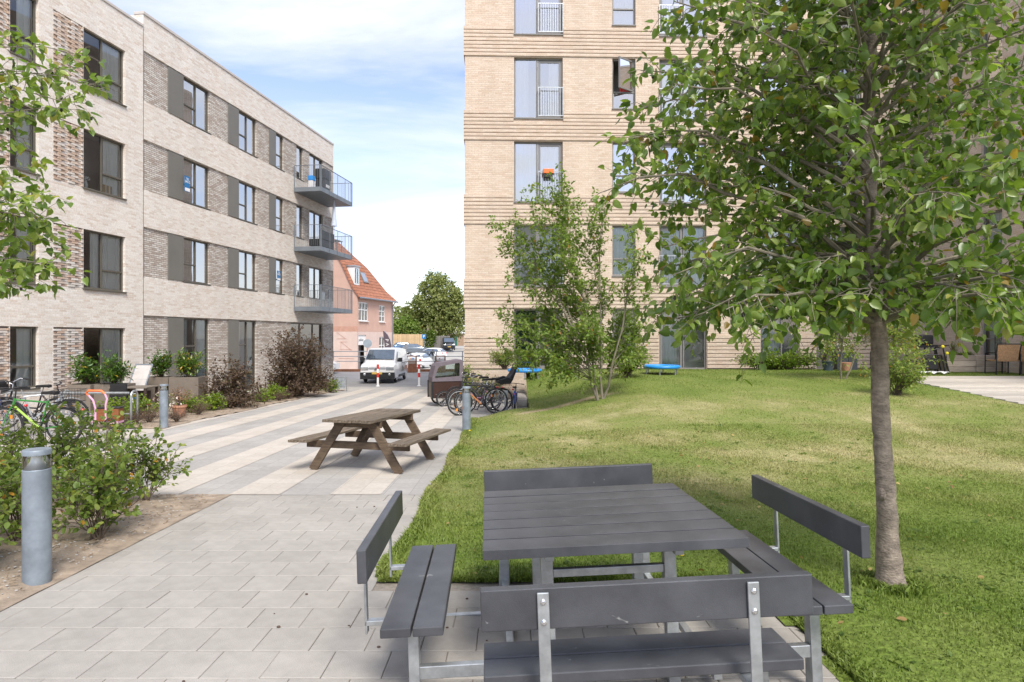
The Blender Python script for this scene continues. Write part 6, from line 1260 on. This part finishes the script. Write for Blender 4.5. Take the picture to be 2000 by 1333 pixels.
Y = 20.8; bx = at(1605,Y); shrub('hydrangea', 'pale flowering plant in the dark blue pot area beside the hedge', (at(1612,20.7),20.7,lawn_z(bx,Y)+.2), .34, .3, .75, 24, L_LIME, .07, cat='plant', gap=.06, spacing=.12, tl=.16); t = [o for o in bpy.data.objects if o.name.startswith('hydrangea')][-1]
Pq = np.array([(random.gauss(-.12,.16),random.gauss(-.1,.1),random.gauss(.72,.08)) for i in range(70)]); leaf_obj('blossom', Pq, RNG.normal(size=(70,3)), RNG.normal(size=(70,3)), .07, RNG.random(70)*.5, L_BLOSSOM, t, 'oval', 'stuff')
Y = 20.9; shrub('white_roses', 'white flowering plant above the dark planters', (at(1650,Y),21.2,lawn_z(at(1650,Y),Y)+.6), .45, .2, .35, 20, L_YOUNG, .06, cat='plant', gap=.06, spacing=.1, tl=.12); t = [o for o in bpy.data.objects if o.name.startswith('white_roses')][-1]
Pq = np.array([(random.gauss(0,.3),random.gauss(-.1,.1),random.gauss(.25,.12)) for i in range(90)]); leaf_obj('blossom', Pq, RNG.normal(size=(90,3)), RNG.normal(size=(90,3)), .07, RNG.random(90)*.5, L_BLOSSOM, t, 'oval', 'stuff')
Y = 20.0; shrub('herb_plant', 'upright grey green herb in the sleeper bed', (at(1862,Y),Y,lawn_z(at(1862,Y),Y)+.45), .2, .15, .48, 26, L_YOUNG, .05, 'long', cat='plant', gap=.03, spacing=.06, tl=.07, droop=-.4); shrub('bedding_plant', 'low yellow green plants filling the sleeper bed', (at(1885,Y),Y,lawn_z(at(1885,Y),Y)+.45), .34, .2, .18, 34, L_LIME, .06, cat='plant', gap=.05, spacing=.08, tl=.08)
for px, Y, rx, h, lm, lab in ((905,22.2,.5,1.35,L_YOUNG,'tall weedy shrub at the foot of the yellow block corner'),(945,22.0,.75,.85,L_HEDGE,'rusty green weeds between the bicycles and the yellow block'),(985,21.6,.6,.75,L_HEDGE,'weeds at the far end of the stone wall'),(880,23.4,.6,.8,L_HEDGE,'weeds left of the yellow block corner')):
    x = at(px,Y); shrub('weedy_shrub', lab, (x,Y,(lawn_z(x,Y) if x > -.4 else G(Y))+.02), rx, .5, h, 60, lm, .08, 'long', group='weedy shrubs by the yellow block', gap=.04, spacing=.07, tl=.24, hollow=.5, tshift=.1)
# far trees
def far_tree(name, label, c, lobes, n, lm, lsz, trunk=None, cat='tree', ts=0):
    t = thing(name, label, cat, c); P = []; 
    w = np.array([a*b_*d for (_,_,_,a,b_,d) in lobes])**.67; w /= w.sum()
    cl = []
    for i in range(n//14):
        j = RNG.choice(len(lobes), p=w); (x,y,z,a,b_,d) = lobes[j]; v = RNG.normal(size=3); v /= np.linalg.norm(v); r = RNG.uniform(.72,1.06); cl.append(np.array([x+v[0]*a*r,y+v[1]*b_*r,z+v[2]*d*r]))
    cl = np.array(cl); P = np.repeat(cl, 14, axis=0)+RNG.normal(size=(len(cl)*14,3))*lsz*1.1; ct = np.repeat(RNG.uniform(-.18,.18,len(cl)),14); m = len(P); D = RNG.normal(size=(m,3)); D[:,2] -= .4; N_ = RNG.normal(size=(m,3))*.6+nrm(P-np.array([0,0,lobes[0][2]-2])); leaf_obj('crown', P, D, N_, RNG.uniform(lsz*.7,lsz*1.3,m), np.clip(RNG.beta(2,2,m)*.8+.1+ct+ts,0,.985), lm, t, 'clump', 'stuff')
    b = MB()
    if trunk:
        b.tube([(0,0,-.6),(0,0,1.5),(.1,0,4)], [trunk,trunk*.85,trunk*.6], 10)
        for i in range(9):
            a = i*2.4; L_ = lobes[i % len(lobes)]; b.tube(curve((.05,0,2+.25*i),(L_[0]+math.cos(a)*L_[3]*.5,L_[1]+math.sin(a)*L_[4]*.5,L_[2]),(0,0,.3),6,.03), [trunk*.4,trunk*.34,trunk*.27,trunk*.2,trunk*.12,.04], 6)
        b.obj('trunk', M['bark'], t, smooth=True)
    return t
Yt = 104; far_tree('lime_tree', 'huge rounded tree rising behind the car park', (at(856,Yt),Yt,-.4), [(0,0,7.6,4.0,3.8,3.9),(-2.6,0,5.6,2.9,2.8,2.7),(2.3,-.3,5.8,2.7,2.8,3.1),(-.5,-1,10.0,2.3,2.3,2.3),(1.3,-1.2,9.0,2.3,2,2.4),(-4.4,.5,4.8,2.1,2,1.9),(.8,-1.2,4.6,2.8,2.2,1.8),(3.6,0,7.0,1.6,1.6,2.4),(-1.2,-1.5,3.4,2.6,2,1.7),(2.2,-1.2,3.3,2.2,1.8,1.6),(-3.4,-.5,3.2,2.2,1.8,1.8)], 18000, L_BIG, .25, .5)
far_tree('green_bush', 'fresh green bushy tree above the pale timber fence', (at(792,101),101,-.6), [(0,0,3.2,1.9,1.5,2.1),(-1.4,0,2.8,1.4,1.4,1.9),(1.3,0,2.7,1.4,1.3,1.8)], 4200, L_YOUNG, .20, .15)
far_tree('ivy_hedge', 'dark ivy covered hump between the two board fences', (at(834,98.4),98.4,-.6), [(0,0,1.5,1.05,.5,1.5),(.5,0,2.3,.8,.5,.9)], 1800, L_HEDGE, .16, .1, 'shrub', -.15)
far_tree('distant_tree', 'distant dark treetop left of the huge rounded tree', (at(775,150),150,-.4), [(0,0,6.0,3.0,2.5,2.8),(3,0,5,2.5,2,2.4)], 2200, L_BIG, .36, .3, ts=-.2)
# ------------------------------------------------------------------ grass blades
def blades():
    rng = np.random.default_rng(5); xs = []; ys = []; hs = []
    def fill(n, x0, x1, y0, y1):
        x = rng.uniform(x0,x1,n); y = rng.uniform(y0,y1,n); k = np.array([lawn_region(a,b_) and rng.random() > bare(a,b_)*1.2 for a,b_ in zip(x,y)]); px = 1000+F*x/y; k &= (px > -500) & (px < 2750); return x[k], y[k]
    for n, x0, x1, y0, y1, sc in ((84000,-1,6,2.0,5.6,1.0),(92000,-1,8,5.6,8,1.0),(90000,-1,11.5,8,12,1.0),(64000,-1,15,12,22,1.1)):
        x, y = fill(n,x0,x1,y0,y1); xs.append(x); ys.append(y); hs.append(np.full(len(x), sc))
    # longer fringe along the paving edge and round the trunk
    y = rng.uniform(4.7,16,9000); x = -.98+np.abs(rng.normal(0,.07,9000))+.03*np.sin(y*2.3); xs.append(x); ys.append(y); hs.append(np.full(9000,1.9))
    x = rng.uniform(-.95,1.72,5000); y = 4.60+np.abs(rng.normal(0,.06,5000)); xs.append(x); ys.append(y); hs.append(np.full(5000,1.5))
    y = rng.uniform(1.5,4.65,6000); x = 1.72+np.abs(rng.normal(0,.05,6000)); xs.append(x); ys.append(y); hs.append(np.full(6000,1.5))
    a = rng.uniform(0,2*PI,900); r = .12+np.abs(rng.normal(0,.05,900)); xs.append(2.69+r*np.cos(a)); ys.append(4.53+r*np.sin(a)); hs.append(np.full(900,2.0))
    x = np.concatenate(xs); y = np.concatenate(ys); h = np.concatenate(hs); n = len(x); z = np.array([lawn_z(a_,b_) for a_,b_ in zip(x,y)])-.004
    H = rng.uniform(.015,.034,n)*h; w = rng.uniform(.0022,.0042,n)*(h**1.3)*np.where(y > 8, 1.5, 1.1); an = rng.uniform(0,2*PI,n); dx, dy = np.cos(an), np.sin(an); bd = rng.uniform(.2,1.1,n)*H; ba = rng.uniform(0,2*PI,n); bx, by = np.cos(ba)*bd, np.sin(ba)*bd
    V = np.zeros((n,5,3)); V[:,0] = np.stack([x-dx*w,y-dy*w,z],1); V[:,1] = np.stack([x+dx*w,y+dy*w,z],1); V[:,2] = np.stack([x-dx*w*.8+bx*.35,y-dy*w*.8+by*.35,z+H*.6],1); V[:,3] = np.stack([x+dx*w*.8+bx*.35,y+dy*w*.8+by*.35,z+H*.6],1); V[:,4] = np.stack([x+bx,y+by,z+H*.95],1)
    me = bpy.data.meshes.new('grass'); me.vertices.add(n*5); me.vertices.foreach_set('co', V.astype(np.float32).ravel()); loc = np.array([0,1,3,2,2,3,4]); idx = (loc[None]+(np.arange(n)*5)[:,None]).ravel(); me.loops.add(len(idx)); me.loops.foreach_set('vertex_index', idx.astype(np.int32)); me.polygons.add(2*n); me.polygons.foreach_set('loop_start', (np.array([0,4])[None]+(np.arange(n)*7)[:,None]).ravel().astype(np.int32)); me.polygons.foreach_set('loop_total', np.tile([4,3],n).astype(np.int32)); me.update(calc_edges=True)
    at_ = me.attributes.new('tint','FLOAT','POINT'); at_.data.foreach_set('value', np.repeat(rng.random(n),5).astype(np.float32)); me.materials.append(M['blade']); o = link(me,'grass'); o['label'] = 'short mown grass with dry yellow patches over the whole lawn'; o['category'] = 'grass'; o['kind'] = 'stuff'; print('blades', n)
blades()
# litter: pebbles and twigs on the bed, a few fallen leaves, dandelions
def scatter(name, label, n, region, mm, sz, cat, shape='ball'):
    q = MB()
    for i in range(n):
        x, y, z = region(); s = random.uniform(.4,1)*sz
        if shape == 'ball': q.ball((x,y,z+s*.3),s,s*random.uniform(.6,1),s*.5,6,4)
        else: a = random.uniform(0,PI); q.bar((x,y,z+.008),(x+math.cos(a)*s,y+math.sin(a)*s,z+.012),.005,.004)
    o = q.obj(name, mm); o['label'] = label; o['category'] = cat; o['kind'] = 'stuff'
def rbed():
    x = -3.34-abs(random.gauss(0,.7)); y = random.uniform(2.9,7.4); return x, y, bed1(x,y)
M['litter'] = mat('litter', (.24,.18,.12), .95, var=.4, vscale=8)
scatter('pebbles', 'small pebbles strewn over the sandy foreground bed', 700, rbed, M['gravel'], .013, 'pebbles'); scatter('dry_twigs', 'dry twig bits on the sandy foreground bed', 420, rbed, M['litter'], .05, 'twigs', 'twig')
def rb2():
    while True:
        x, y = random.uniform(-11,-7.6), random.uniform(14,28)
        if bed2_keep(x,y): return x, y, G(y)+.03
scatter('bark_mulch', 'bark chips covering the terrace bed', 1500, rb2, mat('mulch',(.24,.16,.10),.95,var=.4,vscale=5), .045, 'mulch', 'twig')
def rpl(): x = random.uniform(-2.6,1.4); y = random.uniform(3.2,7.2) if x < -1 else random.uniform(3.2,4.4); return x, y, G(y)+.001
scatter('fallen_leaves', 'few fallen leaves and cones on the grey pavers', 16, rpl, mat('dead_leaf',(.09,.06,.045),.9), .014, 'leaf litter')
def rlawn():
    while True:
        x, y = random.uniform(-.9,6), random.uniform(3,12)
        if lawn_region(x,y): return x, y, lawn_z(x,y)+.02
Pq = np.array([rlawn() for i in range(170)]); Dq = RNG.normal(size=(170,3)); Dq[:,2] *= .2; o = leaf_obj('fallen_leaves', Pq, Dq, np.tile([0,0,1.],(170,1))+RNG.normal(size=(170,3))*.4, RNG.uniform(.03,.06,170), RNG.uniform(.6,1,170), leafmat('dry_leaf', [(0,(.2,.11,.05)),(.6,(.28,.16,.07)),(1,(.42,.33,.12))], .7, .2), None, 'round', 'stuff'); o['label'] = 'dry brown fallen leaves dotted over the lawn'; o['category'] = 'leaf litter'
Pw = np.concatenate([np.array([p])+np.concatenate([RNG.normal(size=(9,2))*.035, np.zeros((9,1))-.012],1) for p in [rlawn() for i in range(260)]]); m = len(Pw); Dw = RNG.normal(size=(m,3)); Dw[:,2] = .35; o = leaf_obj('lawn_weeds', Pw, Dw, np.tile([0,0,1.],(m,1))+RNG.normal(size=(m,3))*.2, RNG.uniform(.02,.05,m), RNG.random(m)*.7, L_HEDGE, None, 'round', 'stuff'); o['label'] = 'broad leaved weeds and clover growing in the lawn'; o['category'] = 'weeds'
def dandelion(x, y, lab):
    z = lawn_z(x,y); t = thing('dandelion', lab, 'flower', (x,y,z)); b = MB(); b.tube([(0,0,0),(.005,0,.05)], .0025, 5); b.obj('stem', M['blade'], t); b = MB(); b.ball((.005,0,.055),.024,.024,.012,10,6); b.obj('flower_head', mat('yellow_petals',(.80,.58,.02),.6), t)
dandelion(1.33, 5.05, 'yellow dandelion flower in the grass behind the dark plank table'); dandelion(-.87, 13.1, 'yellow dandelion beside the bollard at the lawn edge')
